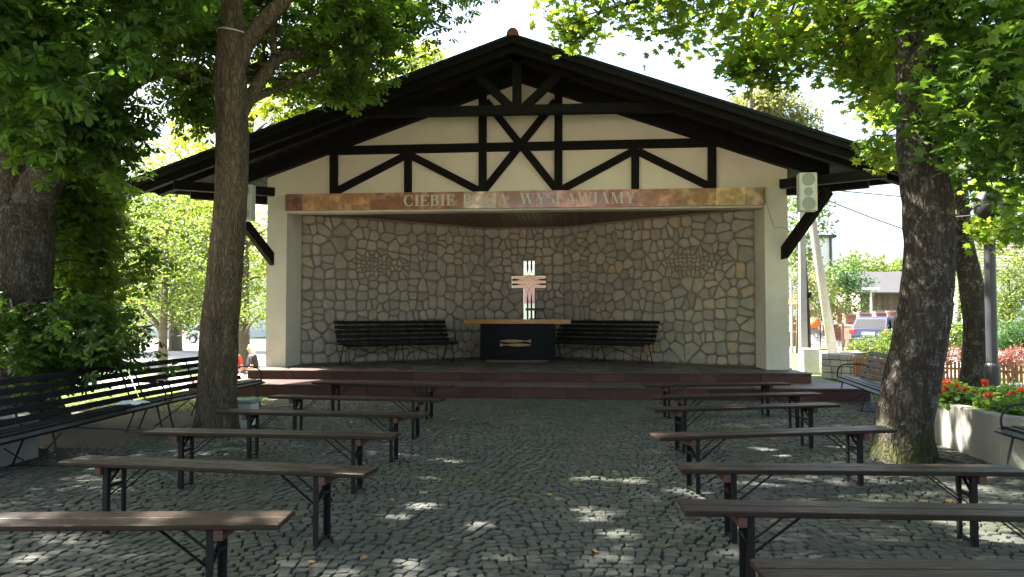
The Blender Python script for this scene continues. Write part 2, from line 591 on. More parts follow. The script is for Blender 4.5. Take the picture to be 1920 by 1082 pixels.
M['leaf_olive'] = leaf_mat('leaf_olive', (.09, .11, .05), (.16, .165, .085), .35)
M['leaf_conifer'] = leaf_mat('leaf_conifer', (.022, .062, .018), (.045, .10, .026), .2)
M['leaf_purple'] = leaf_mat('leaf_purple', (.20, .08, .075), (.32, .16, .12), .3, (1.5, 1.0, .8))
M['leaf_flower'] = leaf_mat('leaf_flower', (.06, .13, .022), (.13, .19, .04), .4)
M['grass_blade'] = leaf_mat('grass_blade', (.055, .11, .02), (.13, .17, .04), .4)

# ---------------------------------------------------------------- layout numbers
CX = -1.14                      # middle of the shelter
FY = 15.2                       # facade plane
RIDGE, SLOPE, RY0, RY1 = 6.64, 0.352, 13.44, 19.75
TAPER = 0.30                    # the eaves draw in towards the back
HALF = 7.55
STZ1, STZ2 = 0.22, 0.40


def smooth01(x):
    x = min(max(x, 0.0), 1.0)
    return x * x * (3 - 2 * x)


def terrain(x, y):
    m = smooth01((y - 13.4) / 3.5) * smooth01((-x - 7.0) / 1.6)
    return -0.035 - 0.57 * m


# ---------------------------------------------------------------- setting: terrain, sky light only, roads
def build_terrain():
    xs = sorted(set([-400, -200, -120, -80, -60, -45] + [round(-36 + i * .75, 2) for i in range(97)] + [45, 60, 80, 120, 200, 400]))
    ys = sorted(set([-300, -120, -60, -30] + [round(-14 + i * .75, 2) for i in range(75)] + [50, 70, 100, 160, 250, 500]))
    V = [(x, y, terrain(x, y)) for y in ys for x in xs]
    nx = len(xs)
    F = [(j * nx + i, j * nx + i + 1, (j + 1) * nx + i + 1, (j + 1) * nx + i) for j in range(len(ys) - 1) for i in range(nx - 1)]
    b = MB()
    b.add(V, F)
    return tag(b.build('ground', M['grass_ground'], smooth=True, fix=False), kind='structure')


build_terrain()


def sheet(name, pts, z, m):
    b = MB()
    b.add([(p[0], p[1], z) for p in pts], [tuple(range(len(pts)))])
    o = b.build(name, m, fix=False)
    if o.data.polygons[0].normal.z < 0:
        o.data.flip_normals()
    return tag(o, kind='structure')


sheet('road', [(-120, 30), (-9.5, 28), (-9.0, 60), (-120, 66)], -.590, M['asphalt'])
sheet('path', [(-60, 22.2), (-11.5, 20.2), (-8.9, 19.0), (-8.9, 24), (-60, 27)], -.594, M['path'])
sheet('road', [(6.6, 19.4), (9.6, 19.0), (14, 25), (60, 29), (60, 37), (12.5, 36.5), (9, 30)], -.027, M['asphalt'])
sheet('pavement', [(7.4, 16.2), (60, 9.5), (60, 13.2), (9.5, 16.4)], -.0262, M['path'])
sheet('bounce_plaza', [(-45, -2.01), (-45, -60), (45, -60), (45, -2.01)], -.0268, M['bounce_plaza'])  # unseen paving added behind the camera to bounce sunlight onto the shelter
sheet('soil_bed', [(-14, 6.0), (-5.25, 6.0), (-5.25, 11.2), (-5.6, 13.2), (-14, 13.2)], -.028, M['soil'])


# ---------------------------------------------------------------- cobbled square
def build_setts():
    pave = MB()
    P = [(-9.5, -2), (8.5, -2), (8.5, 6.6), (6.0, 9.2), (5.75, 10.6), (5.4, 13.29), (-5.6, 13.29), (-5.2, 11.2), (-5.3, 8.2), (-9.5, 8.0)]
    pave.add([(x, y, -.020) for x, y in P], [tuple(range(len(P)))])
    base = pave.build('pavement', M['joint'], fix=False)
    if base.data.polygons[0].normal.z < 0:
        base.data.flip_normals()
    tag(base, kind='structure')

    def inside(x, y):
        if y > 13.25 or y < 2.9:
            return False
        if x > 5.4 + max(0, (9.4 - y)) * .9 or x > 8.4:
            return False
        if x < -5.25 - max(0, (8.1 - y)) * 3:
            return False
        if (x + 4.35) ** 2 + (y - 8.85) ** 2 < .60 ** 2:
            return False
        if (x - 3.45) ** 2 + (y - 7.9) ** 2 < .42 ** 2:
            return False
        return abs(x + .085 * y) < .72 * y + .5

    per, amp = 1.75, .26
    stones = []
    j = 0
    yrow = 2.3
    while yrow < 13.4:
        h = .078 + rng.uniform(-.007, .008)
        x = -8.4 + rng.uniform(0, .1)
        while x < 8.4:
            wd = rng.uniform(.058, .102)
            xc = x + wd / 2
            ph = .55 * math.sin(yrow * .35)

            def off(q):
                u = ((q + ph) / per) % 1.0
                return amp * (1 - (2 * u - 1) ** 2)
            yc = yrow + off(xc) + rng.normal(0, .006)
            if inside(xc, yc):
                sl_ = (off(xc + .03) - off(xc - .03)) / .06
                if abs(sl_) > 1:
                    sl_ = 0
                stones.append((xc, yc, wd, h, math.atan(sl_) * .9))
            x += wd + .003
        yrow += h + .002
    S = np.array(stones)
    n = len(S)
    gap = .003
    cs, sn = np.cos(S[:, 4]), np.sin(S[:, 4])
    cor = np.array([(-1, -1), (1, -1), (1, 1), (-1, 1)], float)
    jit = rng.normal(0, .0065, (n, 4, 2))
    hw = np.stack([S[:, 2] / 2 - gap / 2, S[:, 3] / 2 - gap / 2], 1)
    loc = cor[None] * hw[:, None] + jit
    # eight-point outline: corners cut
    outl = np.empty((n, 8, 2))
    for k in range(4):
        a, p, q = loc[:, k], loc[:, (k - 1) % 4], loc[:, (k + 1) % 4]
        cpr = rng.uniform(.10, .24, (n, 1))
        cq = rng.uniform(.10, .24, (n, 1))
        outl[:, 2 * k] = a + (p - a) * cpr
        outl[:, 2 * k + 1] = a + (q - a) * cq
    zt = rng.normal(0, .0022, n)
    tilt = rng.normal(0, .030, (n, 2))
    rings = [(1.0, -.030), (.985, -.006), (.90, 0.0)]
    V = np.empty((n, 24, 3))
    for r_, (s_, dz) in enumerate(rings):
        q = outl * s_
        V[:, r_ * 8:(r_ + 1) * 8, 0] = q[:, :, 0] * cs[:, None] - q[:, :, 1] * sn[:, None] + S[:, 0, None]
        V[:, r_ * 8:(r_ + 1) * 8, 1] = q[:, :, 0] * sn[:, None] + q[:, :, 1] * cs[:, None] + S[:, 1, None]
        V[:, r_ * 8:(r_ + 1) * 8, 2] = dz + (zt[:, None] + q[:, :, 0] * tilt[:, 0, None] + q[:, :, 1] * tilt[:, 1, None]) * (1 if r_ else 0)
    F = []
    for r_ in range(2):
        for k in range(8):
            F.append((r_ * 8 + k, r_ * 8 + (k + 1) % 8, r_ * 8 + 8 + (k + 1) % 8, r_ * 8 + 8 + k))
    F.append(tuple(range(16, 24)))
    px, py, d = project(np.c_[S[:, 0], S[:, 1], np.zeros(n)])
    vis = (px > 5) & (px < 1915) & (py < 1078) & (py > 0)
    size = np.where(vis, S[:, 2] / d, 0)
    order = np.argsort(-size)
    near = set(order[:296].tolist())
    for i in near:
        c = np.array([S[i, 0], S[i, 1], 0])
        me = bpy.data.meshes.new('sett')
        me.from_pydata((V[i] - c).tolist(), [], F)
        me.materials.append(M['sett'])
        o = bpy.data.objects.new('sett', me)
        o.location = c
        COL.objects.link(o)
        o.parent = base
    rest = [i for i in range(n) if i not in near]
    b = MB()
    Vr = V[rest].reshape(-1, 3)
    me = bpy.data.meshes.new('sett_paving')
    Fr = []
    for q in range(len(rest)):
        o_ = q * 24
        Fr += [tuple(o_ + k for k in f) for f in F]
    me.from_pydata(Vr.tolist(), [], Fr)
    me.materials.append(M['sett'])
    o = link(bpy.data.objects.new('sett_paving', me), base)
    o['kind'] = 'stuff'


build_setts()


# ---------------------------------------------------------------- Voronoi masonry
def clip(poly, nx, ny, c):
    out = []
    for i in range(len(poly)):
        a, b = poly[i], poly[(i + 1) % len(poly)]
        da, db = a[0] * nx + a[1] * ny - c, b[0] * nx + b[1] * ny - c
        if da <= 0:
            out.append(a)
        if (da < 0 < db) or (db < 0 < da):
            t = da / (da - db)
            out.append((a[0] + (b[0] - a[0]) * t, a[1] + (b[1] - a[1]) * t))
    return out


def area(p):
    return .5 * sum(p[i][0] * p[(i + 1) % len(p)][1] - p[(i + 1) % len(p)][0] * p[i][1] for i in range(len(p)))


def cells(seeds, x0, x1, y0, y1, gap):
    S = np.array(seeds)
    res = []
    for i in range(len(S)):
        p = [(x0 + gap, y0 + gap), (x1 - gap, y0 + gap), (x1 - gap, y1 - gap), (x0 + gap, y1 - gap)]
        d = ((S - S[i]) ** 2).sum(1)
        for j in np.argsort(d)[1:70]:
            v = S[j] - S[i]
            L = math.hypot(*v)
            if L < 1e-6:
                continue
            nx, ny = v / L
            mid = (S[i] + S[j]) / 2
            p = clip(p, nx, ny, mid[0] * nx + mid[1] * ny - gap)
            if len(p) < 3:
                break
        if len(p) >= 3 and area(p) > .0012:
            res.append((tuple(S[i]), p))
    return res


def round_poly(p, k=.2):
    out = []
    n = len(p)
    for i in range(n):
        a, b = p[i], p[(i + 1) % n]
        if math.hypot(b[0] - a[0], b[1] - a[1]) < .012:
            out.append(((a[0] + b[0]) / 2, (a[1] + b[1]) / 2))
            continue
        out.append((a[0] + (b[0] - a[0]) * k, a[1] + (b[1] - a[1]) * k))
        out.append((a[0] + (b[0] - a[0]) * (1 - k), a[1] + (b[1] - a[1]) * (1 - k)))
    return out


def stone_mesh(poly, frame, proud, b=None, wob=.006):
    """poly in wall coordinates, frame(s, z, depth) gives the point"""
    p = round_poly(poly)
    n = len(p)
    cx, cy = sum(q[0] for q in p) / n, sum(q[1] for q in p) / n
    V = []
    tx_, ty_ = random.gauss(0, wob * 12), random.gauss(0, wob * 12)
    for sc_, dz in ((1.0, -.01), (.975, proud * .55), (.84, proud)):
        for q in p:
            tl_ = (q[0] - cx) * tx_ + (q[1] - cy) * ty_ if dz > 0 else 0
            V.append(frame(cx + (q[0] - cx) * sc_, cy + (q[1] - cy) * sc_, dz + tl_ + (random.uniform(-wob, wob) if dz > 0 else 0)))
    F = [(r_ * n + k, r_ * n + (k + 1) % n, (r_ + 1) * n + (k + 1) % n, (r_ + 1) * n + k) for r_ in range(2) for k in range(n)]
    F.append(tuple(2 * n + k for k in range(n)))
    b = b or MB()
    b.add(V, F)
    return b


# ---------------------------------------------------------------- stage (two granite steps)
stage = thing('stone_stage', 'broad two step platform faced with red brown granite in front of the shelter', 'stage', (CX, 13.3, 0))
LX0, LX1, UX0, UX1 = -7.15, 5.02, -6.50, 4.36
LY, UY = 13.30, 14.36
b = MB()
b.box(((LX0 + LX1) / 2, (LY + .03 + 19.5) / 2, (STZ1 - .03 - .6) / 2), (LX1 - LX0 - .06, 19.5 - LY - .03, STZ1 - .03 + .6))
b.box(((UX0 + UX1) / 2, (UY + .03 + 19.5) / 2, (STZ1 + STZ2 - .03) / 2 - .01), (UX1 - UX0 - .06, 19.5 - UY - .03, STZ2 - STZ1))
b.build('core', M['mortar'], stage)


def riser(x0, x1, y, z0, z1, n, side=None):
    step = (x1 - x0) / n
    cuts = [x0] + [x0 + step * i + random.uniform(-.12, .12) for i in range(1, n)] + [x1]
    for a, c in zip(cuts, cuts[1:]):
        t = MB()
        t.box(((a + c) / 2, y + .015, (z0 + z1) / 2), (c - a - .006, .03, z1 - z0 - .004), ch=.003)
        t.build('riser_tile', M['granite_red'], stage)


riser(LX0, LX1, LY, 0.0, STZ1 - .03, 14)
riser(UX0, UX1, UY, STZ1 + .002, STZ2 - .03, 13)
for sx, x, y0, z0, z1 in ((-1, LX0, LY, 0, STZ1 - .03), (1, LX1, LY, 0, STZ1 - .03), (-1, UX0, UY, STZ1, STZ2 - .03), (1, UX1, UY, STZ1, STZ2 - .03)):
    for k in range(4):
        t = MB()
        ya, yb = y0 + .034 + k * 1.2, y0 + .034 + (k + 1) * 1.2
        t.box((x - sx * .015, (ya + yb) / 2, (z0 + z1) / 2 - .002), (.03, yb - ya - .005, z1 - z0 - .006))
        t.build('riser_tile', M['granite_red'], stage)
# treads of the lower step
x = LX0 - .015
while x < LX1:
    wd = min(random.uniform(.7, 1.0), LX1 + .015 - x)
    t = MB()
    t.box((x + wd / 2, (LY - .02 + UY) / 2 - .003, STZ1 - .015), (wd - .006, UY - LY + .014, .03), ch=.004)
    t.build('tread_slab', M['granite_tread'], stage)
    x += wd
x = UX0 - .015
while x < UX1:
    wd = min(random.uniform(.6, .95), UX1 + .015 - x)
    t = MB()
    t.box((x + wd / 2, UY - .02 + .18, STZ2 - .015), (wd - .006, .36, .03), ch=.004)
    t.build('tread_slab', M['granite_tread'], stage)
    x += wd
# crazy paving of the upper floor
sd = []
yy = UY + .45
while yy < 19.4:
    xx = UX0 + .2 + random.uniform(0, .4)
    while xx < UX1:
        sd.append((xx + random.uniform(-.12, .12), yy + random.uniform(-.12, .12)))
        xx += random.uniform(.45, .85)
    yy += .52
for s_, p in cells(sd, UX0, UX1, UY + .345, 19.45, .009):
    t = stone_mesh(p, lambda u, v, d: (u, v, STZ2 - .012 + d), .011, wob=.0012)
    t.build('floor_slab', M['flagstone'], stage)

# ---------------------------------------------------------------- shelter
shelter = thing('open_air_chapel', 'open fronted chapel shelter with dark timber gable and curved stone back wall', 'shelter', (CX, FY, 0))
WX0, WX1, OX0, OX1 = -6.49, 4.20, -6.06, 3.75
LINT, CEIL = 3.63, 3.75


def zdeck(x, drop=0.0):
    return RIDGE - .095 - SLOPE * abs(x - CX) - drop


wb = MB()
ze0, ze1 = zdeck(WX0, .012), zdeck(WX1, .012)
wb.prism([(WX0, STZ2), (OX0, STZ2), (OX0, LINT + .2), (OX1, LINT + .2), (OX1, STZ2), (WX1, STZ2), (WX1, LINT + .38), (WX0, LINT + .38)], 'y', FY, FY + .35)
wb.prism([(OX0 + .001, LINT), (OX1 - .001, LINT), (OX1 - .001, LINT + .2), (OX0 + .001, LINT + .2)], 'y', FY + .001, FY + .34)
wb.box(((WX0 + OX0) / 2, FY + .35 + .25, (STZ2 + 4) / 2), (OX0 - WX0, .5, 4 - STZ2))
wb.box(((WX1 + OX1) / 2, FY + .35 + .25, (STZ2 + 4) / 2), (WX1 - OX1, .5, 4 - STZ2))
wb.box((WX0 + .12, FY + .85 + 1.9, 2.1), (.24, 3.8, 5.0))
wb.box((WX1 - .12, FY + .85 + 1.9, 2.1), (.24, 3.8, 5.0))
wb.build('wall', M['plaster'], shelter)
gb = MB()
gb.prism([(WX0, LINT + .381), (WX1, LINT + .381), (WX1, ze1), (CX, RIDGE - .107), (WX0, ze0)], 'y', FY, FY + .35)
gb.build('gable_wall', M['gable_plaster'], shelter)
# hairline crack in the right pier
ck = MB()
pts = [(1434, 372), (1444, 404), (1446, 412), (1450, 420), (1451, 428), (1463, 426), (1476, 429)]
q = [gy(a, b_, FY - .001) for a, b_ in pts]
ck.tube(q, [.002, .004, .005, .004, .004, .003, .003], 5)
ck.build('crack', M['steel_dark'], shelter)

# roof: boards, covering, ridge tiles, barge boards
nb = 54
for s in (-1, 1):
    Ls = HALF * math.sqrt(1 + SLOPE ** 2)
    for k in range(nb):
        a0, a1 = HALF * k / nb, HALF * (k + 1) / nb - .010
        t = MB()
        poly = []
        for dx, dz in ((a0, 0), (a1, 0), (a1, .022), (a0, .022)):
            poly.append((CX + s * dx, RIDGE - .095 - SLOPE * dx + dz + (.004 if k % 2 else 0)))
        t.prism(poly, 'y', RY0 + .06, max(RY0 + .1, min(RY1 - .06, RY0 + (HALF - a1) / TAPER)))
        t.build('roof_board', M['roof_board'], shelter)
    t = MB()
    e = HALF + .06
    eb = e - TAPER * (RY1 - RY0)
    V = [(CX, y_, RIDGE - dz_) for dz_ in (0, .055) for y_ in (RY0, RY1)] + [(CX + s * e_, y_, RIDGE - SLOPE * e_ - dz_) for dz_ in (0, .055) for e_, y_ in ((e, RY0), (eb, RY1))]
    t.add(V, [(0, 1, 5, 4), (2, 3, 7, 6), (4, 5, 7, 6), (0, 4, 6, 2), (1, 3, 7, 5)])
    t.build('roof', M['roof_felt'], shelter)
    t = MB()
    t.prism([(CX, RIDGE - .06), (CX + s * HALF, RIDGE - .06 - SLOPE * HALF), (CX + s * HALF, RIDGE - .06 - SLOPE * HALF - .11), (CX, RIDGE - .06 - .11)], 'y', RY0 + .015, RY0 + .055)
    t.build('barge_board', M['black_wood'], shelter)


def rafter(name, y0, y1, depth, reach=HALF - .25, drop=0.0):
    for s in (-1, 1):
        t = MB()
        top = RIDGE - .097 - drop
        t.prism([(CX, top), (CX + s * reach, top - SLOPE * reach), (CX + s * reach, top - SLOPE * reach - depth * .75), (CX + s * (reach - .06), top - SLOPE * (reach - .06) - depth), (CX, top - depth)], 'y', y0, y1)
        t.build(name, M['black_wood'], shelter)


rafter('rafter', 13.56, 13.68, .20, HALF - .2)
rafter('rafter', 13.95, 14.11, .23, HALF - .45)
rafter('rafter', FY - .17, FY - .003, .28, 6.1)
for i in range(9):
    t = MB()
    y0 = RY0 - .03 + i * .42
    pr_ = [(.115 * math.cos(a) + CX, RIDGE - .045 + .14 * math.sin(a)) for a in [math.pi * k / 10 for k in range(11)]]
    t.prism(pr_, 'y', y0, y0 + .41)
    t.build('ridge_tile', M['terracotta'], shelter)
for s in (-1, 1):           # eaves gutter board and wall plate
    t = MB()
    xe, xf = CX + s * (HALF - .32), CX + s * (HALF - .30 - TAPER * (RY1 - RY0 - .5))
    t.beam((xe, RY0 + .28, zdeck(xe) - .07), (xf, RY1 - .2, zdeck(xf) - .07), .10, .13)
    t.build('purlin', M['black_wood'], shelter)

# timber frame on the gable (in front of the plaster)
TY0, TY1 = FY - .075, FY - .002
K = 1.003


def frame_beam(name, a, c, wd, y0=TY0, y1=TY1, plane=FY - .04, yo=0.0):
    A, B = gy(*a, plane), gy(*c, plane)
    d = Vector((B.x - A.x, 0, B.z - A.z)).normalized()
    nrm = Vector((-d.z, 0, d.x)) * (wd / 2)
    t = MB()
    pts = [A + nrm, B + nrm, B - nrm, A - nrm]
    t.prism([(p.x, p.z) for p in pts], 'y', y0 + yo, y1)
    return t.build(name, M['black_wood'], shelter)


for p in (905, 1047):
    frame_beam('post', (p, 178), (p, 361 if p < 1000 else 358), .165)
for p, y0, y1 in ((626, 288, 364), (1335, 272, 354)):
    frame_beam('post', (p, y0), (p, y1), .165)
for p, y0, y1 in ((765, 284, 362), (1191, 277, 356)):
    frame_beam('post', (p, y0), (p, y1), .155, yo=.004)
frame_beam('tie_beam', (612, 283), (1352, 267), .175, yo=-.008)
frame_beam('brace', (911, 190), (1042, 354), .15, yo=.008)
frame_beam('brace', (1041, 190), (908, 356), .15, yo=.012)
frame_beam('brace', (632, 358), (760, 292), .15, yo=.010)
frame_beam('brace', (771, 292), (899, 358), .15, yo=.010)
frame_beam('brace', (1054, 355), (1186, 284), .15, yo=.010)
frame_beam('brace', (1197, 284), (1329, 349), .15, yo=.010)
# free standing truss under the overhang
py0, py1 = 13.96, 14.10
frame_beam('king_post', (969, 104), (969, 200), .165, 13.95, 14.11, 14.0)
frame_beam('tie_beam', (660, 212), (1300, 200), .165, 13.94, 14.12, 14.0)
frame_beam('brace', (891, 138), (957, 200), .15, py0, py1, 14.0)
frame_beam('brace', (1052, 136), (984, 200), .15, py0 + .003, py1, 14.0)
# outriggers and knee braces
for a_, b_ in (((1463, 344, 14.1), (1662, 322, 13.0)), ((1476, 357, 14.9), (1629, 342, 14.0)), ((515, 359, 15.0), (325, 345, 14.2)), ((502, 374, 16.0), (357, 361, 15.2))):
    A_, B_ = gd(*a_), gd(*b_)
    A_.z = B_.z = 3.95 if a_[2] != 16.0 else 3.93
    t = MB()
    t.beam(A_, B_, .15, .17, ch=.008)
    t.build('outrigger', M['black_wood'], shelter)
for a_, b_ in (((1469, 476, 14.86), (1549, 352, 13.62)), ((510, 486, 15.5), (424, 358, 14.62))):
    A_, B_ = gd(*a_), gd(*b_)
    B_.z = min(B_.z, 3.86)
    d_ = (B_ - A_).normalized()
    side = Vector((-d_.y, d_.x, 0)).normalized() * .068
    dn = side.cross(d_).normalized()
    if dn.z > 0:
        dn = -dn
    t = MB()
    V = []
    for s_ in (-1, 1):
        V += [A_ + side * s_ + Vector((0, 0, .13)), A_ + side * s_ - Vector((0, 0, .13)), B_ + side * s_ + dn * .17, B_ + side * s_]
    t.add(V, [(0, 1, 2, 3), (7, 6, 5, 4), (0, 4, 5, 1), (1, 5, 6, 2), (2, 6, 7, 3), (3, 7, 4, 0)])
    t.build('knee_brace', M['black_wood'], shelter)

# inscribed marble band
SZ0, SZ1 = 3.665, 4.012
edges = [537, 567, 635, 695, 757, 812, 869, 931, 1005, 1079, 1143, 1195, 1270, 1342, 1397, 1432]
tcol = [(.26, .13, .09), (.50, .29, .13), (.50, .29, .14), (.36, .20, .11), (.38, .21, .11), (.38, .22, .12), (.62, .47, .29), (.38, .21, .12),  # pale tile behind BOGA has its polished reflection put into the colour
        (.50, .25, .18), (.58, .29, .23), (.48, .23, .17), (.52, .30, .19), (.44, .29, .15), (.62, .47, .22), (.42, .30, .15), (.34, .21, .12)]
tmats = []
for i, c in enumerate(tcol):
    c = (c[0], c[1] * .88, c[2] * .95)
    tmats.append(mat('marble', c, tuple(x_ * .6 for x_ in c), 7, .10, 0, 40, spec=.6, big=(tuple(min(1, x_ * 1.5 + .04) for x_ in c), 4.0)))
band = MB()
band.box(((WX0 + .41 + 3.75) / 2, FY - .04, (SZ0 + SZ1) / 2), (3.75 - WX0 - .43, .076, SZ1 - SZ0 - .01))
band = band.build('sign_board', M['mortar'], shelter)
for i, (a, c) in enumerate(zip(edges, edges[1:])):
    xa, xb = gy(a, 380, FY - .1).x, gy(c, 380, FY - .1).x
    t = MB()
    t.box(((xa + xb) / 2, FY - .095, (SZ0 + SZ1) / 2), (xb - xa - .003, .03, SZ1 - SZ0), ch=.002)
    t.build('marble_tile', tmats[i], band)


def ring_arc(cx, cy, rx, ry, tx, ty, a0, a1, n=18):
    o_, i_ = [], []
    for k in range(n + 1):
        a = R(a0 + (a1 - a0) * k / n)
        o_.append((cx + rx * math.cos(a), cy + ry * math.sin(a)))
        i_.append((cx + (rx - tx) * math.cos(a), cy + (ry - ty) * math.sin(a)))
    return [[o_[k], o_[k + 1], i_[k + 1], i_[k]] for k in range(n)]


def rc(x0, y0, x1, y1):
    return [(x0, y0), (x1, y0), (x1, y1), (x0, y1)]


TH, TN, SF = .17, .06, .05


def stem(x, y0=0, y1=1, w_=TH):
    return [rc(x, y0, x + w_, y1), rc(x - .07, y0, x + w_ + .07, y0 + SF), rc(x - .07, y1 - SF, x + w_ + .07, y1)]


def diag(x0, y0, x1, y1, w_):
    return [(x0, y0), (x0 + w_, y0), (x1 + w_, y1), (x1, y1)]


def glyph(ch):
    if ch == 'C':
        return .78, ring_arc(.42, .5, .42, .52, TH, .055, 48, 312) + [rc(.66, .66, .72, 1.0), rc(.68, .02, .72, .3)]
    if ch == 'G':
        return .86, ring_arc(.42, .5, .42, .52, TH, .055, 48, 318) + [rc(.66, .66, .72, 1.0), rc(.60, .05, .77, .44), rc(.52, .40, .84, .45)]
    if ch == 'O':
        return .88, ring_arc(.44, .5, .44, .52, TH, .055, 0, 360, 26)
    if ch == 'I':
        return .34, stem(.085)
    if ch == 'E':
        return .70, stem(.08) + [rc(.25, .945, .66, 1), rc(.25, 0, .68, .055), rc(.25, .48, .5, .535), rc(.61, .76, .66, .96), rc(.63, .03, .68, .26), rc(.46, .38, .5, .63)]
    if ch == 'B':
        return .74, stem(.08) + ring_arc(.36, .765, .28, .235, .155, .05, -90, 90, 12) + ring_arc(.36, .28, .34, .28, .165, .05, -90, 90, 12) + [rc(.25, .945, .37, 1), rc(.25, .0, .37, .055), rc(.25, .51, .37, .56)]
    if ch == 'A':
        return .88, [diag(.10, 0, .40, 1.02, TN), diag(.62, 0, .36, 1.02, TH), rc(.22, .30, .62, .355), rc(0, 0, .27, SF), rc(.52, 0, .88, SF)]
    if ch == 'W':
        return 1.24, [diag(.28, 0, .08, 1, TH), diag(.34, 0, .58, 1, TN), diag(.80, 0, .54, 1, TH), diag(.86, 0, 1.10, 1, TN), rc(0, 1 - SF, .34, 1), rc(.48, 1 - SF, .80, 1), rc(.98, 1 - SF, 1.24, 1)]
    if ch == 'Y':
        return .84, [rc(.34, 0, .51, .46), rc(.24, 0, .61, SF), diag(.34, .42, .06, 1, TH), diag(.45, .42, .68, 1, TN), rc(0, 1 - SF, .32, 1), rc(.58, 1 - SF, .84, 1)]
    if ch == 'S':
        return .62, ring_arc(.31, .74, .27, .28, .13, .055, 50, 262, 14) + ring_arc(.29, .27, .29, .29, .15, .055, -130, 84, 14) + [rc(.48, .74, .53, 1.0), rc(.03, .0, .08, .28)]
    if ch == 'Ł':
        return .70, stem(.10) + [rc(.27, 0, .68, .055), rc(.63, .03, .68, .28), [(-.02, .38), (-.02, .48), (.48, .70), (.48, .60)]]
    if ch == 'M':
        return 1.06, [rc(.10, 0, .16, 1), rc(0, 0, .27, SF), rc(0, 1 - SF, .24, 1), diag(.45, 0, .10, 1, TH), diag(.48, 0, .80, 1, TN), rc(.80, 0, .97, 1), rc(.72, 0, 1.06, SF), rc(.78, 1 - SF, 1.06, 1)]
    return .35, []


def write(word, px0, px1, pyb, pyt):
    A, B = gy(px0, pyb, FY - .115), gy(px1, pyb, FY - .115)
    hgt = .225
    z0 = SZ0 + .065
    tot = sum(glyph(c)[0] for c in word) + .11 * (len(word) - 1)
    k = (B.x - A.x) / tot
    x_ = A.x
    for ci, c in enumerate(word):
        wd_, polys = glyph(c)
        t = MB()
        for pi_, p in enumerate(polys):
            t.prism([(x_ + q_[0] * k, z0 + q_[1] * hgt) for q_ in p], 'y', FY - .128 - pi_ * .00025, FY - .1095)
        t.build('letter', M['letter'], band)
        x_ += (wd_ + .11) * k


write('CIEBIE', 757, 853, 389, 369)
write('BOGA', 868, 952, 389, 369)
write('WYSŁAWIAMY', 975, 1191, 388, 366)

# niche: folded stone wall, ceiling
A = Vector((OX0, FY + .85, 0))
Dp = Vector((OX1, FY + .85, 0))
BYc = 19.15
Bp = Vector((gy(908, 500, BYc).x, BYc, 0))
Cp = Vector((gy(1058, 500, BYc).x, BYc, 0))
ZT = CEIL
# cross shaped window in the middle facet
vx0, vx1 = gy(981, 560, BYc).x, gy(1002.5, 560, BYc).x
hx0, hx1 = gy(959, 528, BYc).x, gy(1023.5, 528, BYc).x
zt, zb = gy(990, 488.5, BYc).z, 0.80
za1, za0 = gy(990, 517.5, BYc).z, gy(990, 540, BYc).z
WT = .36


def in_cross(x_, z_):
    return (vx0 < x_ < vx1 and zb < z_ < zt) or (hx0 < x_ < hx1 and za0 < z_ < za1)


sw = MB()
for P0, P1 in ((A, Bp), (Cp, Dp)):
    n = Vector((-(P1 - P0).y, (P1 - P0).x, 0)).normalized()
    bk = n * .25
    q = [P0, P1, P1 + bk, P0 + bk]
    V = [(p.x, p.y, STZ2 - .005) for p in q] + [(p.x, p.y, ZT + .1) for p in q]
    sw.add(V, [(0, 1, 5, 4), (1, 2, 6, 5), (2, 3, 7, 6), (3, 0, 4, 7), (4, 5, 6, 7), (0, 3, 2, 1)])
xs = [Bp.x, hx0, vx0, vx1, hx1, Cp.x]
zs = [STZ2 - .005, zb, za0, za1, zt, ZT + .1]
for i in range(5):
    for j in range(5):
        if in_cross((xs[i] + xs[i + 1]) / 2, (zs[j] + zs[j + 1]) / 2):
            continue
        for yq in (BYc, BYc + WT):
            sw.add([(xs[i], yq, zs[j]), (xs[i + 1], yq, zs[j]), (xs[i + 1], yq, zs[j + 1]), (xs[i], yq, zs[j + 1])], [(0, 1, 2, 3)])
stone_wall = sw.build('stone_wall', M['mortar'], shelter)
# outer back wall either side of the window bay
ob = MB()
ob.box(((WX0 + .24 + Bp.x) / 2, BYc + .32, 2.0), (Bp.x - WX0 - .24, .20, 4.8))
ob.box(((WX1 - .24 + Cp.x) / 2, BYc + .32, 2.0), (WX1 - .24 - Cp.x, .20, 4.8))
ob.prism([(WX0 + .24, 4.41), (WX1 - .24, 4.41), (WX1 - .24, zdeck(WX1) - .02), (CX, RIDGE - .12), (WX0 + .24, zdeck(WX0) - .02)], 'y', BYc + .22, BYc + .42)
ob.box(((Bp.x + Cp.x) / 2, BYc + .32, (ZT + .102 + 4.408) / 2), (Cp.x - Bp.x - .004, .2, 4.408 - ZT - .102))
ob.build('back_wall', M['plaster'], shelter)
# window lining and bars
wl = MB()
loop = [(vx0, zb), (vx1, zb), (vx1, za0), (hx1, za0), (hx1, za1), (vx1, za1), (vx1, zt), (vx0, zt), (vx0, za1), (hx0, za1), (hx0, za0), (vx0, za0)]
for i in range(12):
    a, c = loop[i], loop[(i + 1) % 12]
    wl.add([(a[0], BYc - .012, a[1]), (c[0], BYc - .012, c[1]), (c[0], BYc + WT + .01, c[1]), (a[0], BYc + WT + .01, a[1])], [(0, 1, 2, 3)])
win = wl.build('window', M['house_white'], shelter)
YB = BYc + .10


def bar(pts, y=YB):
    t = MB()
    t.prism(pts, 'y', y, y + .015)
    t.build('window_bar', M['iron'], win)


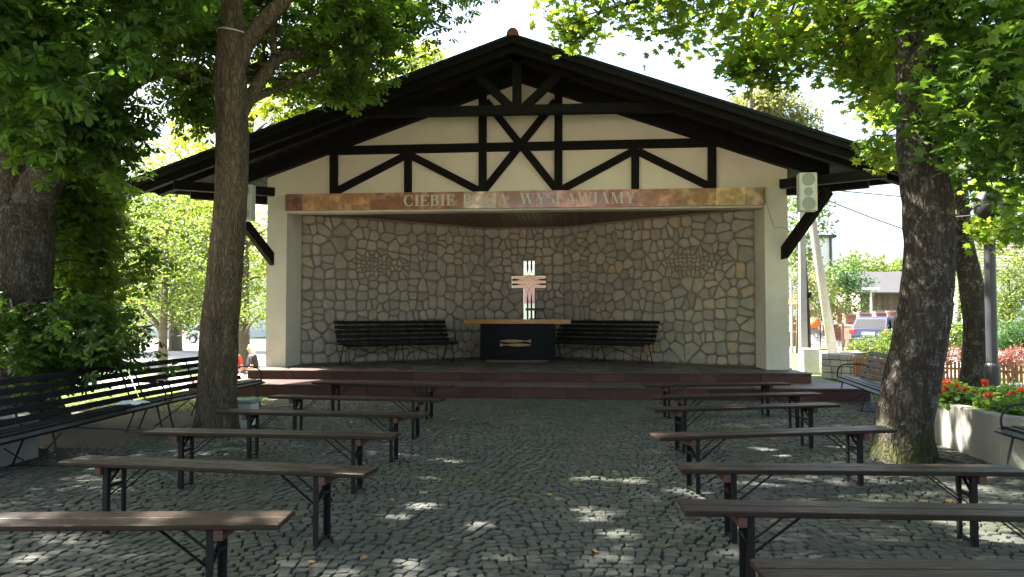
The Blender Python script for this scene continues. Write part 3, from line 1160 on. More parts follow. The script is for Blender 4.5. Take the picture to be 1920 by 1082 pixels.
wv = vx1 - vx0
for fx in (.36, .70):
    xm = vx0 + wv * fx
    hw = wv * .075
    bar([(xm - hw, zt), (xm + hw, zt), (xm + hw, zt - .22), (xm, zt - .33), (xm - hw, zt - .22)])
    bar([(xm - hw, za0 - .32), (xm, za0 - .10), (xm + hw, za0 - .32), (xm + hw, zb), (xm - hw, zb)])
hh = za1 - za0
for fz in (.32, .70):
    zm = za0 + hh * fz
    hw = hh * .075
    bar([(hx0, zm - hw), (hx0 + .13, zm - hw), (hx0 + .24, zm), (hx0 + .13, zm + hw), (hx0, zm + hw)])
    bar([(hx1, zm - hw), (hx1 - .13, zm - hw), (hx1 - .24, zm), (hx1 - .13, zm + hw), (hx1, zm + hw)])
wire = MB()
cxw, czw = (vx0 + vx1) / 2, (za0 + za1) / 2
for s1 in (-1, 1):
    for s2 in (-1, 1):
        pts = []
        for k in range(13):
            u = k / 12
            a = u * math.pi / 2
            x_ = cxw + s1 * (.045 + (.25 - .045) * (1 - math.cos(a)) * 1.0) * (1 if u > 0 else 1)
            z_ = czw + s2 * (.07 + .22 * (1 - math.sin(a)))
            x_ = cxw - s1 * .05 + s1 * .28 * u
            z_ = czw + s2 * (.20 * (1 - u) ** 1.5 * (1 if u < .5 else 1) + .055 - .04 * math.sin(u * math.pi))
            pts.append((x_, YB + .02, z_))
        wire.tube(pts, .004, 5)
wire.build('window_wire', M['iron'], win)

# field stones on the three facets
facets = [(A, Bp, 'left'), (Bp, Cp, 'mid'), (Cp, Dp, 'right')]
allst = []


def fish_poly(cx_, cz_, L, hgt):
    return lambda s_, z_: ((abs(z_ - cz_) < hgt * (1 - ((s_ - cx_) / L) ** 2)) and abs(s_ - cx_) < L) or (L * .8 < (s_ - cx_) < L * 1.3 and abs(z_ - cz_) < (s_ - cx_ - L * .75) * .55)


for P0, P1, nm in facets:
    L = (P1 - P0).length
    u = (P1 - P0) / L
    nrm = Vector((u.y, -u.x, 0))
    fishes = None
    if nm == 'left':
        fishes = fish_poly(1.75, 2.66, .62, .24)
    if nm == 'right':
        fishes = fish_poly(3.55, 2.66, .70, .26)
    seeds = []
    cw, chh = (.262 if nm != 'mid' else .22), .238
    for jz in range(int((ZT - STZ2) / chh) + 1):
        for js in range(int(L / cw) + 1):
            if random.random() < .13:
                continue
            wz = .10 * noise.noise(Vector((js * .35, jz * .3, len(nm))))
            ws = .10 * noise.noise(Vector((js * .3 + 9, jz * .35, len(nm))))
            p = ((js + .5) * cw + ws + random.uniform(-.048, .048), STZ2 + (jz + .5) * chh + wz + random.uniform(-.045, .045))
            cand = [p]
            q_ = random.random()
            if q_ < .11:
                cand = [(p[0] - .065, p[1] - .02), (p[0] + .07, p[1] + .02)]
            elif q_ < .20:
                cand = [(p[0], p[1] - .065), (p[0] + .02, p[1] + .065)]
            for p in cand:
                if .03 < p[0] < L - .03 and STZ2 + .03 < p[1] < ZT - .05 and not (fishes and fishes(*p)):
                    seeds.append(p)
    if fishes:
        for gx in np.arange(0, L, .105):
            for gz_ in np.arange(2.2, 3.1, .085):
                p = (gx + random.uniform(-.03, .03), gz_ + random.uniform(-.025, .025))
                if fishes(*p):
                    seeds.append(p)
    if nm == 'mid':
        seeds = [p for p in seeds if not in_cross(P0.x + p[0], p[1])]
    for s0, p in cells(seeds, 0, L, STZ2 + .0, ZT - .03, .0125):
        if nm == 'mid':
            for (rx0, rx1, rz0, rz1) in ((vx0, vx1, zb, zt), (hx0, hx1, za0, za1)):
                sx, sz = P0.x + s0[0], s0[1]
                opts = [(rx0 - sx, (1, 0, rx0 - P0.x - .02)), (sx - rx1, (-1, 0, -(rx1 - P0.x + .02))), (rz0 - sz, (0, 1, rz0 - .02)), (sz - rz1, (0, -1, -(rz1 + .02)))]
                bx = [q_[0] for q_ in p]
                bz = [q_[1] for q_ in p]
                if max(bx) + P0.x < rx0 or min(bx) + P0.x > rx1 or max(bz) < rz0 or min(bz) > rz1:
                    continue
                o_ = max(opts)
                p = clip(p, *o_[1])
                if len(p) < 3:
                    break
            if len(p) < 3 or area(p) < .002:
                continue
        small = area(p) < .012
        allst.append((area(p), p, P0, u, nrm, small))
allst.sort(key=lambda a: -a[0])
rest = MB()
for i, (ar, p, P0, u, nrm, small) in enumerate(allst):
    def fr(s_, z_, d, P0=P0, u=u, nrm=nrm):
        q_ = P0 + u * s_ + nrm * d
        return (q_.x, q_.y, z_)
    pr_ = random.uniform(.022, .050) if not small else random.uniform(.02, .035)
    if i < 296:
        stone_mesh(p, fr, pr_).build('stone', M['stone'], stone_wall)
    else:
        stone_mesh(p, fr, pr_, rest)
r_o = rest.build('small_stone', M['stone'], stone_wall)
r_o['kind'] = 'stuff'
print('stones', len(allst))
# added ridge standing in for the shadow line arched over the right fish
fo = MB()
L = (Dp - Cp).length
u = (Dp - Cp) / L
nrm = Vector((u.y, -u.x, 0))
pts = []
for k in range(15):
    s_ = 2.9 + 1.35 * k / 14
    z_ = 2.66 + .30 * (1 - ((s_ - 3.55) / .75) ** 2) - (.0)
    pts.append(Cp + u * s_ + nrm * .03 + Vector((0, 0, z_)))
pts.append(Cp + u * 4.42 + nrm * .03 + Vector((0, 0, 2.95)))
fo.tube(pts, .012, 6)
fo.build('fish_shadow_ridge', M['mortar'], stone_wall)

# ceiling planks
xk = OX0
while xk < OX1:
    t = MB()
    t.box((xk + .06, (FY + .36 + 19.2) / 2, CEIL + .012), (.112, 19.2 - FY - .36, .024), ch=.004)
    t.build('ceiling_plank', M['ceiling_wood'], shelter)
    xk += .12
# strip of concrete under the top of the stone wall
cs_ = MB()
for P0, P1 in ((A, Bp), (Bp, Cp), (Cp, Dp)):
    u = (P1 - P0).normalized()
    nrm = Vector((u.y, -u.x, 0))
    cs_.beam(P0 + nrm * .022 + Vector((0, 0, ZT - .022)), P1 + nrm * .022 + Vector((0, 0, ZT - .022)), .04, .04)
cs_.build('wall_trim', M['mortar'], shelter)

# ---------------------------------------------------------------- altar and lectern
ap = gz(968, 679, STZ2)
altar = thing('altar', 'altar with curved orange wood top on a dark blue drum base', 'altar', (ap.x, ap.y + .45, STZ2), 0)
AX, AY = ap.x, ap.y + .45
TOPZ = 1.385
sc_al = 1400 / (ap.y + .05)


def lens(hw, front, back, n=18):
    pts = []
    for k in range(n + 1):
        s_ = -1 + 2 * k / n
        pts.append((AX + hw * s_, AY - .28 - front * (1 - s_ * s_)))
    for k in range(n + 1):
        s_ = 1 - 2 * k / n
        pts.append((AX + hw * s_, AY + .30 + back * (1 - s_ * s_)))
    return pts


t = MB()
t.prism(lens(1.255, .22, .08), 'z', TOPZ - .10, TOPZ)
t.build('tabletop', M['altar_top'], altar)
t = MB()
t.prism(lens(.86, .17, .05), 'z', STZ2 + .045, TOPZ - .102)
t.build('base', M['altar_base'], altar)
t = MB()
t.prism(lens(.72, .14, .0), 'z', STZ2 + .002, STZ2 + .043)
t.build('plinth', M['plinth'], altar)
for k, (dz, sgn) in enumerate(((.035, 1), (-.055, -1))):
    t = MB()
    up_, lo_ = [], []
    for i in range(15):
        s_ = -1 + 2 * i / 14
        x_ = AX - .02 + s_ * .36
        hgt = .030 * max(0, 1 - ((s_ * sgn + .18) / .82) ** 2) + .004
        if s_ * sgn > .62:
            hgt = .004 + (s_ * sgn - .62) * .09
        up_.append((x_, STZ2 + .45 + dz + hgt))
        lo_.append((x_, STZ2 + .45 + dz - hgt))
    nseg = len(up_)
    V = []
    for yo in (.0, .02):
        for q_ in up_ + lo_[::-1]:
            xx = q_[0] - AX
            yf = AY - .28 - .17 * (1 - (xx / .86) ** 2) - .012 + yo
            V.append((q_[0], yf, q_[1]))
    m_ = 2 * nseg
    F = [(i, i + 1, m_ - 2 - i, m_ - 1 - i) for i in range(nseg - 1)]
    F += [(i, (i + 1) % m_, m_ + (i + 1) % m_, m_ + i) for i in range(m_)]
    t.add(V, F)
    t.build('fish_emblem', M['fish_gold'], altar)
lp = gd(1003, 579, AY + .1)
lect = thing('book_stand', 'small wooden lectern with clear acrylic back standing on the altar top', 'lectern', (lp.x, AY + .1, TOPZ))
lx, ly = lp.x, AY + .1
t = MB()
t.box((lx, ly, TOPZ + .012), (.26, .2, .022), ch=.004)
t.build('foot', M['steel_dark'], lect)
t = MB()
t.box((lx, ly, TOPZ + .115), (.035, .035, .182))
t.build('post', M['steel_dark'], lect)
t = MB()
t.box((lx, ly - .06, TOPZ + .235), (.44, .10, .055), ch=.005)
t.build('shelf', M['batten_wood'], lect)
t = MB()
t.box((lx + .02, ly + .01, TOPZ + .36), (.42, .008, .19), Matrix.Rotation(R(-12), 3, 'X'))
t.build('acrylic_panel', M['plexi'], lect)


# ---------------------------------------------------------------- loudspeakers
def speaker(px, py, SY, label):
    c = gy(px, py, SY)
    s_ = thing('loudspeaker', label, 'loudspeaker', (c.x, SY, c.z - .37), 0, 'white wall loudspeakers under the eaves')
    t = MB()
    t.box((c.x, SY, c.z), (.315, .20, .70), ch=.015)
    t.build('cabinet', M['speaker_white'], s_)
    for dz, r_ in ((.225, .115), (0, .078), (-.215, .118)):
        t = MB()
        n = 22
        V = [(c.x + r_ * math.cos(2 * math.pi * k / n), SY - .110, c.z + dz + r_ * math.sin(2 * math.pi * k / n)) for k in range(n)]
        V += [(c.x + r_ * .9 * math.cos(2 * math.pi * k / n), SY - .104, c.z + dz + r_ * .9 * math.sin(2 * math.pi * k / n)) for k in range(n)]
        V += [(c.x + r_ * math.cos(2 * math.pi * k / n), SY - .095, c.z + dz + r_ * math.sin(2 * math.pi * k / n)) for k in range(n)]
        F = [(k, (k + 1) % n, n + (k + 1) % n, n + k) for k in range(n)] + [tuple(range(n, 2 * n))] + [(k, (k + 1) % n, 2 * n + (k + 1) % n, 2 * n + k) for k in range(n)]
        t.add(V, F)
        t.build('driver', M['speaker_grille'], s_)
    t = MB()
    t.box((c.x, SY + .112, c.z + .2), (.06, .022, .16))
    t.build('bracket', M['steel_dark'], s_)


speaker(461, 381, 14.02, 'white loudspeaker under the eave, half hidden by the slim tree trunk')
speaker(1513, 361, 13.92, 'white loudspeaker under the eave beside the maple trunk, fully visible with three round grilles')


# ---------------------------------------------------------------- folding plank benches
def make_plank_bench():
    root = thing('plank_bench', 'x', 'bench')
    L, W, Hh = 2.2, .255, .48
    t = MB()
    t.box((0, -W / 4 - .001, Hh - .015), (L, W / 2 - .004, .03), ch=.005)
    t.build('seat_plank', M['bench_wood'], root, False)
    t = MB()
    t.box((.004, W / 4 + .001, Hh - .0155), (L - .006, W / 2 - .004, .03), ch=.005)
    t.build('seat_plank', M['bench_wood'], root, False)
    for s in (-1, 1):
        xl = s * .76
        t = MB()
        t.box((xl + s * .045, 0, Hh - .058), (.045, W - .03, .054), ch=.003)
        t.build('batten', M['batten_wood'], root, False)
        for y in (-.092, .092):
            t = MB()
            t.box((xl, y, (Hh - .032) / 2), (.036, .006, Hh - .032))
            t.box((xl - s * .016, y - math.copysign(.017, y), (Hh - .032) / 2), (.005, .03, Hh - .034))
            t.build('leg', M['steel_dark'], root, False)
            t = MB()
            t.beam((xl - s * .02, y * .75, .26), (xl - s * .26, y * .75, Hh - .034), .022, .005)
            t.build('brace', M['steel_dark'], root, False)
        t = MB()
        t.box((xl, 0, .025), (.03, .186, .012))
        t.build('crossbar', M['steel_dark'], root, False)
        t = MB()
        t.box((xl, 0, .315), (.03, .186, .02))
        t.build('crossbar', M['steel_dark'], root, False)
        t = MB()
        t.beam((xl + s * .012, -.085, .29), (xl + s * .012, .085, .43), .02, .004)
        t.build('brace', M['steel_dark'], root, False)
    return root


def bench_at(a, c, end=None):
    """centre and turn from the end points of the plank in the photo"""
    A_, B_ = gz(*a, .48), gz(*c, .48)
    d = (B_ - A_)
    ang = math.atan2(d.y, d.x)
    if end == 'right':
        m_ = B_ - d.normalized() * 1.1
    elif end == 'left':
        m_ = A_ + d.normalized() * 1.1
    else:
        m_ = (A_ + B_) / 2
    return m_.x, m_.y, ang


PB = [
    ((0, 972), (538, 969), 'right', 'dark plank bench nearest the camera left of the aisle, pale sun spots on its top'),
    ((160, 860), (668, 880), None, 'plank bench left of the aisle, second from the camera, greenish mossy end'),
    ((293, 806), (730, 814), None, 'third plank bench from the camera left of the aisle, crossing before the slim trunk base'),
    ((425, 769), (792, 776), None, 'fourth plank bench from the camera left of the aisle, starting beside the slim trunk'),
    ((510, 741), (832, 748), None, 'plank bench left of the aisle, second from the stage, lying clear of the slim trunk'),
    ((578, 715), (863, 724), None, 'plank bench left of the aisle standing directly in front of the stage steps'),
    ((1420, 1066), (1920, 1068), 'left', 'dark plank bench at the very bottom right corner, only its seat in view'),
    ((1276, 946), (1920, 956), 'left', 'plank bench right of the aisle, second from the camera, blue sky sheen along its top'),
    ((1278, 873), (1905, 878), None, 'long plank bench right of the aisle just in front of the maple trunk base'),
    ((1224, 816), (1668, 801), None, 'plank bench right of the aisle whose far end touches the maple trunk'),
    ((1202, 766), (1578, 756), None, 'third plank bench from the stage right of the aisle, sun spot on its edge'),
    ((1216, 743), (1546, 736), None, 'plank bench right of the aisle, second from the stage'),
    ((1180, 722), (1500, 717), None, 'plank bench right of the aisle standing directly in front of the stage steps'),
]
proto = make_plank_bench()
for i, (a, c, e, lab) in enumerate(PB):
    x_, y_, ang = bench_at(a, c, e)
    mb_ = Matrix.Translation((x_, y_, 0.0)) @ Matrix.Rotation(ang, 4, 'Z')
    if i == 0:
        proto.matrix_basis = mb_
        o = proto
    else:
        o = copy_tree(proto, mb_)
    tag(o, lab, 'bench', 'folding plank benches facing the altar')


# ---------------------------------------------------------------- iron park benches
def make_park_bench(L=3.0, name='park_bench'):
    root = thing(name, 'x', 'bench')
    seat = [(-.27, .405), (-.185, .435), (-.095, .440), (-.005, .435), (.085, .425)]
    for y, z in seat:
        t = MB()
        rot = Matrix.Rotation(R(18 if y < -.25 else -3), 3, 'X')
        t.box((0, y, z), (L, .078, .028), rot, ch=.004)
        t.build('seat_slat', M['park_slat'], root, False)
    for k in range(5):
        u = k / 4
        y, z = .165 + .175 * u, .49 + .40 * u
        t = MB()
        t.box((0, y, z), (L, .028, .072), Matrix.Rotation(R(-23), 3, 'X'), ch=.004)
        t.build('back_slat', M['park_slat'], root, False)
    for x_ in (-L / 2 + .12, 0, L / 2 - .12):
        t = MB()
        t.tube([(x_, -.285, .385), (x_, -.2, .415), (x_, 0, .42), (x_, .12, .405), (x_, .185, .46), (x_, .37, .925)], .013, 6)
        t.build('frame', M['iron'], root, False)
        for ya, yb in ((-.17, -.27), (.08, .24)):
            t = MB()
            t.tube([(x_, ya, .41), (x_, (ya * .6 + yb * .4), .25), (x_, yb, .01)], .012, 6)
            t.build('leg', M['iron'], root, False)
        t = MB()
        t.box((x_, -.015, .012), (.035, .56, .012))
        t.build('foot_bar', M['iron'], root, False)
        if abs(x_) > .1:
            t = MB()
            s = 1 if x_ > 0 else -1
            pts = [(x_ + s * .05, .255, .66), (x_ + s * .05, .10, .685)]
            for k in range(9):
                a = math.pi / 2 * k / 8
                pts.append((x_ + s * .05, -.10 - .17 * math.sin(a), .505 + .17 * math.cos(a) + .008))
            pts.append((x_ + s * .05, -.262, .40))
            t.tube(pts, .012, 6)
            t.build('armrest', M['iron'], root, False)
    for s in (-1, 1):
        t = MB()
        t.tube([(s * (L / 2 - .12), .02, .03), (s * .16, .02, .40), (0, .02, .405)], .009, 5)
        t.tube([(s * .42, .02, .27), (s * .05, .02, .03)], .008, 5)
        t.build('truss_rod', M['iron'], root, False)
    return root


GB = 'black iron park benches'


def place(o, x_, y_, z_, ang, lab, k=1.03):
    o.matrix_basis = Matrix.Translation((x_, y_, z_)) @ Matrix.Rotation(ang, 4, 'Z') @ Matrix.Diagonal((1, k, k, 1))
    return tag(o, lab, 'bench', GB)


def facing(a, c):      # bench whose back line runs from a to c (seen from the front, a on the left)
    d = (c - a)
    return math.atan2(d.y, d.x)


pb = make_park_bench(2.85)
uA = (Bp - A).normalized()
nA = Vector((uA.y, -uA.x, 0))
uC = (Dp - Cp).normalized()
nC = Vector((uC.y, -uC.x, 0))


def niche_bench(pa, pc, o, lab):
    P0 = gz(*pa, STZ2 + .905)
    return None


# back top ends in the photo: left 622..834, right 1045..1250 (z about 1.30)
def along(px, py, P0, u_, nrm_, off):
    """point at distance off in front of a facet, seen at pixel column px"""
    r_ = ray(px, py)
    Q = P0 + nrm_ * off
    den = r_.x * (-u_.y) + r_.y * u_.x
    k = ((Q.x) * (-u_.y) + (Q.y) * u_.x) / den
    return Vector((r_.x * k, r_.y * k, 0))


def put_niche(o, p0, p1, P0, u_, nrm_, lab):
    a = along(p0, 605, P0, u_, nrm_, .28)
    c = along(p1, 605, P0, u_, nrm_, .28)
    m_ = (a + c) / 2 + nrm_ * .35
    place(o, m_.x, m_.y, STZ2, math.atan2(u_.y, u_.x), lab)
    return (c - a).length


l_ = put_niche(pb, 622, 838, A, uA, nA, 'black slatted park bench in the niche left of the altar')
pb2 = copy_tree(pb, Matrix())
l2_ = put_niche(pb2, 1040, 1250, Cp, uC, nC, 'black slatted park bench in the niche right of the altar')
print('niche bench spans', l_, l2_)
long = make_park_bench(4.4)
mid_b = make_park_bench(3.3)


def bench_line(o, p_far, p_near, lab, L, side, z=0.0):
    """p_far, p_near: ends of the top back slat"""
    d = (p_near - p_far).normalized()
    if side == 'left':             # faces right (+x): back on the left
        ang = math.atan2(-d.y, -d.x)
    else:
        ang = math.atan2(d.y, d.x)
    ax = Vector((math.cos(ang), math.sin(ang), 0))
    nb_ = Vector((-ax.y, ax.x, 0))            # towards the back
    m_ = p_far + d * (L / 2) - nb_ * .33
    place(o, m_.x, m_.y, z, ang, lab, .92)


farA, nearA = gz(232, 686, .83), gz(0, 715, .83)
bench_line(long, farA, nearA, 'long black slatted bench along the left edge, nearest the camera', 4.4, 'left', 0)
bB = copy_tree(pb, Matrix())
fB = farA + (farA - nearA).normalized() * .03
farB = Vector((fB.x + .02, fB.y + 2.88, 0))
bench_line(bB, Vector((farB.x, farB.y, 0)), Vector((fB.x, fB.y, 0)), 'black slatted bench standing behind the slim tree trunk at the left', 2.85, 'left', 0)
bC = mid_b
bench_line(bC, gz(1634, 660, .84), gz(1796, 688, .84), 'black slatted bench half hidden behind the maple trunk, near the picket fence', 3.3, 'right', 0)
bD = copy_tree(pb, Matrix())
cD = gz(1872, 803, .40)
bench_line(bD, Vector((cD.x + .60, cD.y + .04, 0)), Vector((cD.x + .50, cD.y - 2.9, 0)), 'black bench cut off at the right edge in front of the concrete planter', 2.85, 'right', 0)

# ---------------------------------------------------------------- leaves
DAPPLES = []


def dap(px, py, z=0.0, r=.10):
    DAPPLES.append((gz(px, py, z), r))


for a in ((790, 948, 0, .10), (745, 968, 0, .05), (1112, 956, 0, .06), (1130, 973, 0, .06), (1166, 1003, 0, .06), (775, 1058, 0, .05), (1125, 897, 0, .06), (1190, 903, 0, .04), (800, 896, 0, .05),
          (905, 985, 0, .03), (1050, 937, 0, .03), (1440, 843, 0, .10), (1470, 905, 0, .10), (1850, 985, 0, .16), (1905, 960, 0, .16), (1880, 1010, 0, .12), (1575, 838, 0, .07), (1830, 915, 0, .08),
          (300, 965, .48, .05), (520, 968, .48, .06), (20, 968, .48, .04), (500, 850, 0, .03), (250, 822, 0, .04), (60, 1045, 0, .04),
          (1390, 764, .48, .05), (1245, 816, .48, .05), (1820, 870, .48, .04), (710, 810, .48, .05), (780, 772, .48, .04), (560, 770, .48, .04),
          (485, 716, .22, .22), (520, 717, .22, .22), (550, 718, .22, .14), (490, 692, .4, .25), (515, 690, .4, .2), (480, 757, 0, .10), (520, 748, 0, .10), (560, 744, 0, .08)):
    dap(*a)
for px, py, d, r_ in ((1690, 640, 7.5, .07), (1700, 670, 7.5, .06), (1693, 205, 7.6, .07), (1700, 240, 7.6, .05), (1690, 440, 7.6, .05), (1680, 380, 7.6, .05), (1668, 830, 7.6, .05), (1815, 660, 13.2, .08), (1812, 700, 13.2, .07),
                      (1760, 790, 8.4, .06), (1765, 820, 8.4, .06), (1790, 800, 8.1, .05), (1805, 800, 8.0, .05), (1755, 770, 8.4, .06), (1823, 810, 7.9, .04), (1800, 260, 12.8, .08)):
    DAPPLES.append((gd(px, py, d), r_))
_DP = np.array([p[0] for p in DAPPLES])
_DR = np.array([p[1] for p in DAPPLES])
_SD = -np.array(SUN)


def carve(P, size):
    keep = np.ones(len(P), bool)
    for p, r_ in zip(_DP, _DR):
        v = P - p
        t_ = v @ _SD
        dist = np.linalg.norm(v - t_[:, None] * _SD, axis=1)
        keep &= ~((dist < r_ * .8 + size * .34) & (t_ > .3))
    return keep


LEAVES = []


def rot_batch(n, tilt, up=False):
    yaw = rng.uniform(0, 2 * np.pi, n)
    ax = rng.uniform(0, 2 * np.pi, n)
    an = rng.normal(0, tilt, n)
    c, s = np.cos(yaw), np.sin(yaw)
    Rz = np.zeros((n, 3, 3))
    Rz[:, 0, 0], Rz[:, 0, 1], Rz[:, 1, 0], Rz[:, 1, 1], Rz[:, 2, 2] = c, -s, s, c, 1
    kx, ky = np.cos(ax), np.sin(ax)
    c, s = np.cos(an), np.sin(an)
    Rt = np.zeros((n, 3, 3))
    Rt[:, 0, 0] = c + kx * kx * (1 - c)
    Rt[:, 0, 1] = kx * ky * (1 - c)
    Rt[:, 0, 2] = ky * s
    Rt[:, 1, 0] = kx * ky * (1 - c)
    Rt[:, 1, 1] = c + ky * ky * (1 - c)
    Rt[:, 1, 2] = -kx * s
    Rt[:, 2, 0] = -ky * s
    Rt[:, 2, 1] = kx * s
    Rt[:, 2, 2] = c
    return Rt @ Rz


def tmpl_chestnut(nl=6):
    V, F = [], []
    for k in range(nl):
        a = R(-130 + 260 * k / (nl - 1))
        ln = .5 * (1.0 - .35 * abs(k - (nl - 1) / 2) / ((nl - 1) / 2))
        d = np.array([math.sin(a), math.cos(a)])
        n_ = np.array([-d[1], d[0]])
        w_ = ln * .23
        pts = [d * .02, d * ln * .62 + n_ * w_, d * ln * .86 + n_ * w_ * .72, d * ln, d * ln * .86 - n_ * w_ * .72, d * ln * .62 - n_ * w_]
        b_ = len(V)
        for i, q_ in enumerate(pts):
            r2 = (q_ @ q_)
            V.append((q_[0], q_[1], -1.05 * r2 - (.03 if i in (1, 2, 4, 5) else 0)))
        F.append((b_, b_ + 1, b_ + 2, b_ + 3))
        F.append((b_, b_ + 3, b_ + 4, b_ + 5))
    return np.array(V), F


def tmpl_maple():
    ang = [(0, .55), (14, .33), (38, .50), (52, .30), (62, .30), (85, .44), (100, .24), (128, .26), (150, .12), (180, .06)]
    pts = [(r_ * math.sin(R(a)), r_ * math.cos(R(a))) for a, r_ in ang]
    pts += [(-x_, y_) for x_, y_ in pts[-2:0:-1]]
    V = [(x_, y_, -.55 * (x_ * x_ + y_ * y_)) for x_, y_ in pts]
    V.append((0, .02, .02))
    n = len(pts)
    c = n
    # three-vertex fans joined as quads
    F = []
    for i in range(0, n, 2):
        F.append((c, i, (i + 1) % n, (i + 2) % n))
    return np.array(V), F


def tmpl_simple():
    return np.array([(0, -.5, 0), (.26, .05, -.06), (0, .5, -.05), (-.26, .05, -.06)]), [(0, 1, 2, 3)]


def tmpl_needle():
    return np.array([(0, -.5, 0), (.09, .0, 0), (0, .5, .05), (-.09, 0, 0)]), [(0, 1, 2, 3)]


def tmpl_round():
    return np.array([(.5 * math.cos(a), .5 * math.sin(a), .1 * math.cos(2 * a)) for a in [2 * math.pi * k / 6 for k in range(6)]]), [(0, 1, 2, 3), (0, 3, 4, 5)]


TMPL = {'chestnut': (tmpl_chestnut(), .65), 'chestnut5': (tmpl_chestnut(5), .6), 'maple': (tmpl_maple(), .75), 'simple': (tmpl_simple(), 1.2), 'needle': (tmpl_needle(), 1.3), 'round': (tmpl_round(), .9)}


def leaf_mesh(name, P, size, kind, m, parent, jitter=.25, carved=True, tilt=None, singles=0):
    P = np.asarray(P, float)
    if carved:
        P = P[carve(P, size)]
        LEAVES.append((P, size))
    (T, F), tl = TMPL[kind]
    if tilt is not None:
        tl = tilt
    n, k = len(P), len(T)
    Rm = rot_batch(n, tl)
    s = size * (1 + rng.uniform(-jitter, jitter, n))
    if singles:
        px, py, d = project(P)
        vis = (px > 0) & (px < 1920) & (py > 0) & (py < 1080) & (d > 0)
        near = np.argsort(np.where(vis, d, 1e6))[:singles]
        lm = bpy.data.meshes.new('leaf')
        lm.from_pydata(T.tolist(), [], [tuple(f) for f in F])
        lm.materials.append(m)
        for i in near:
            o = bpy.data.objects.new('leaf', lm)
            o.matrix_basis = Matrix.Translation(Vector(P[i])) @ Matrix(Rm[i].tolist()).to_4x4() @ Matrix.Scale(float(s[i]), 4)
            link(o, parent)
        keep = np.ones(n, bool)
        keep[near] = False
        P, Rm, s = P[keep], Rm[keep], s[keep]
        n = len(P)
    V = np.einsum('nij,kj->nki', Rm, T) * s[:, None, None] + P[:, None, :]
    me = bpy.data.meshes.new(name)
    nv = n * k
    fl = np.array(F)
    nf, fs = fl.shape
    me.vertices.add(nv)
    me.vertices.foreach_set('co', V.reshape(-1))
    loops = (fl[None] + (np.arange(n) * k)[:, None, None]).reshape(-1)
    me.loops.add(len(loops))
    me.loops.foreach_set('vertex_index', loops.astype(np.int32))
    me.polygons.add(n * nf)
    me.polygons.foreach_set('loop_start', (np.arange(n * nf) * fs).astype(np.int32))
    me.update(calc_edges=True)
    me.materials.append(m)
    o = link(bpy.data.objects.new(name, me), parent)
    o['kind'] = 'stuff'
    return o


def clump_points(centres, rad, nsub, nleaf, sig, flat=.75):
    """sub clumps in a ball round every centre, leaves round every sub clump; returns leaves and sub centres"""
    C_ = np.asarray(centres, float)
    n = len(C_)
    d = rng.normal(0, 1, (n, nsub, 3))
    d /= np.linalg.norm(d, axis=2, keepdims=True)
    rr = rng.uniform(.25, 1, (n, nsub, 1)) ** .6
    rad = np.broadcast_to(np.asarray(rad, float), (n,))
    sub = C_[:, None] + d * rr * rad[:, None, None] * np.array([1, 1, flat])
    lv = sub[:, :, None] + rng.normal(0, sig, (n, nsub, nleaf, 3)) * np.array([1, 1, .7])
    return lv.reshape(-1, 3), sub.reshape(-1, 3)


def in_poly(px, py, poly):
    c = False
    n = len(poly)
    for i in range(n):
        x1, y1 = poly[i]
        x2, y2 = poly[(i + 1) % n]
        if (y1 > py) != (y2 > py) and px < (x2 - x1) * (py - y1) / (y2 - y1) + x1:
            c = not c
    return c


def region(poly, d0, d1, n):
    """clump centres inside a stretch of crown as it is seen, spread through its depth"""
    xs_ = [p[0] for p in poly]
    ys_ = [p[1] for p in poly]
    out = []
    while len(out) < n:
        px, py = random.uniform(min(xs_), max(xs_)), random.uniform(min(ys_), max(ys_))
        if in_poly(px, py, poly):
            d = random.uniform(d0, d1)
            out.append(tuple(gd(px, py, d)))
    return out


def ball(c, r, n, seen=False):
    """clump centres in an ellipsoid above the frame"""
    out = []
    while len(out) < n:
        v = rng.uniform(-1, 1, 3)
        if v @ v > 1:
            continue
        p = np.array(c) + v * np.array(r)
        if not seen:
            px, py, d = project(p[None])
            if d[0] > 0 and -150 < px[0] < 2070 and py[0] > -75 - 800 / d[0]:
                continue
        out.append(tuple(p))
    return out


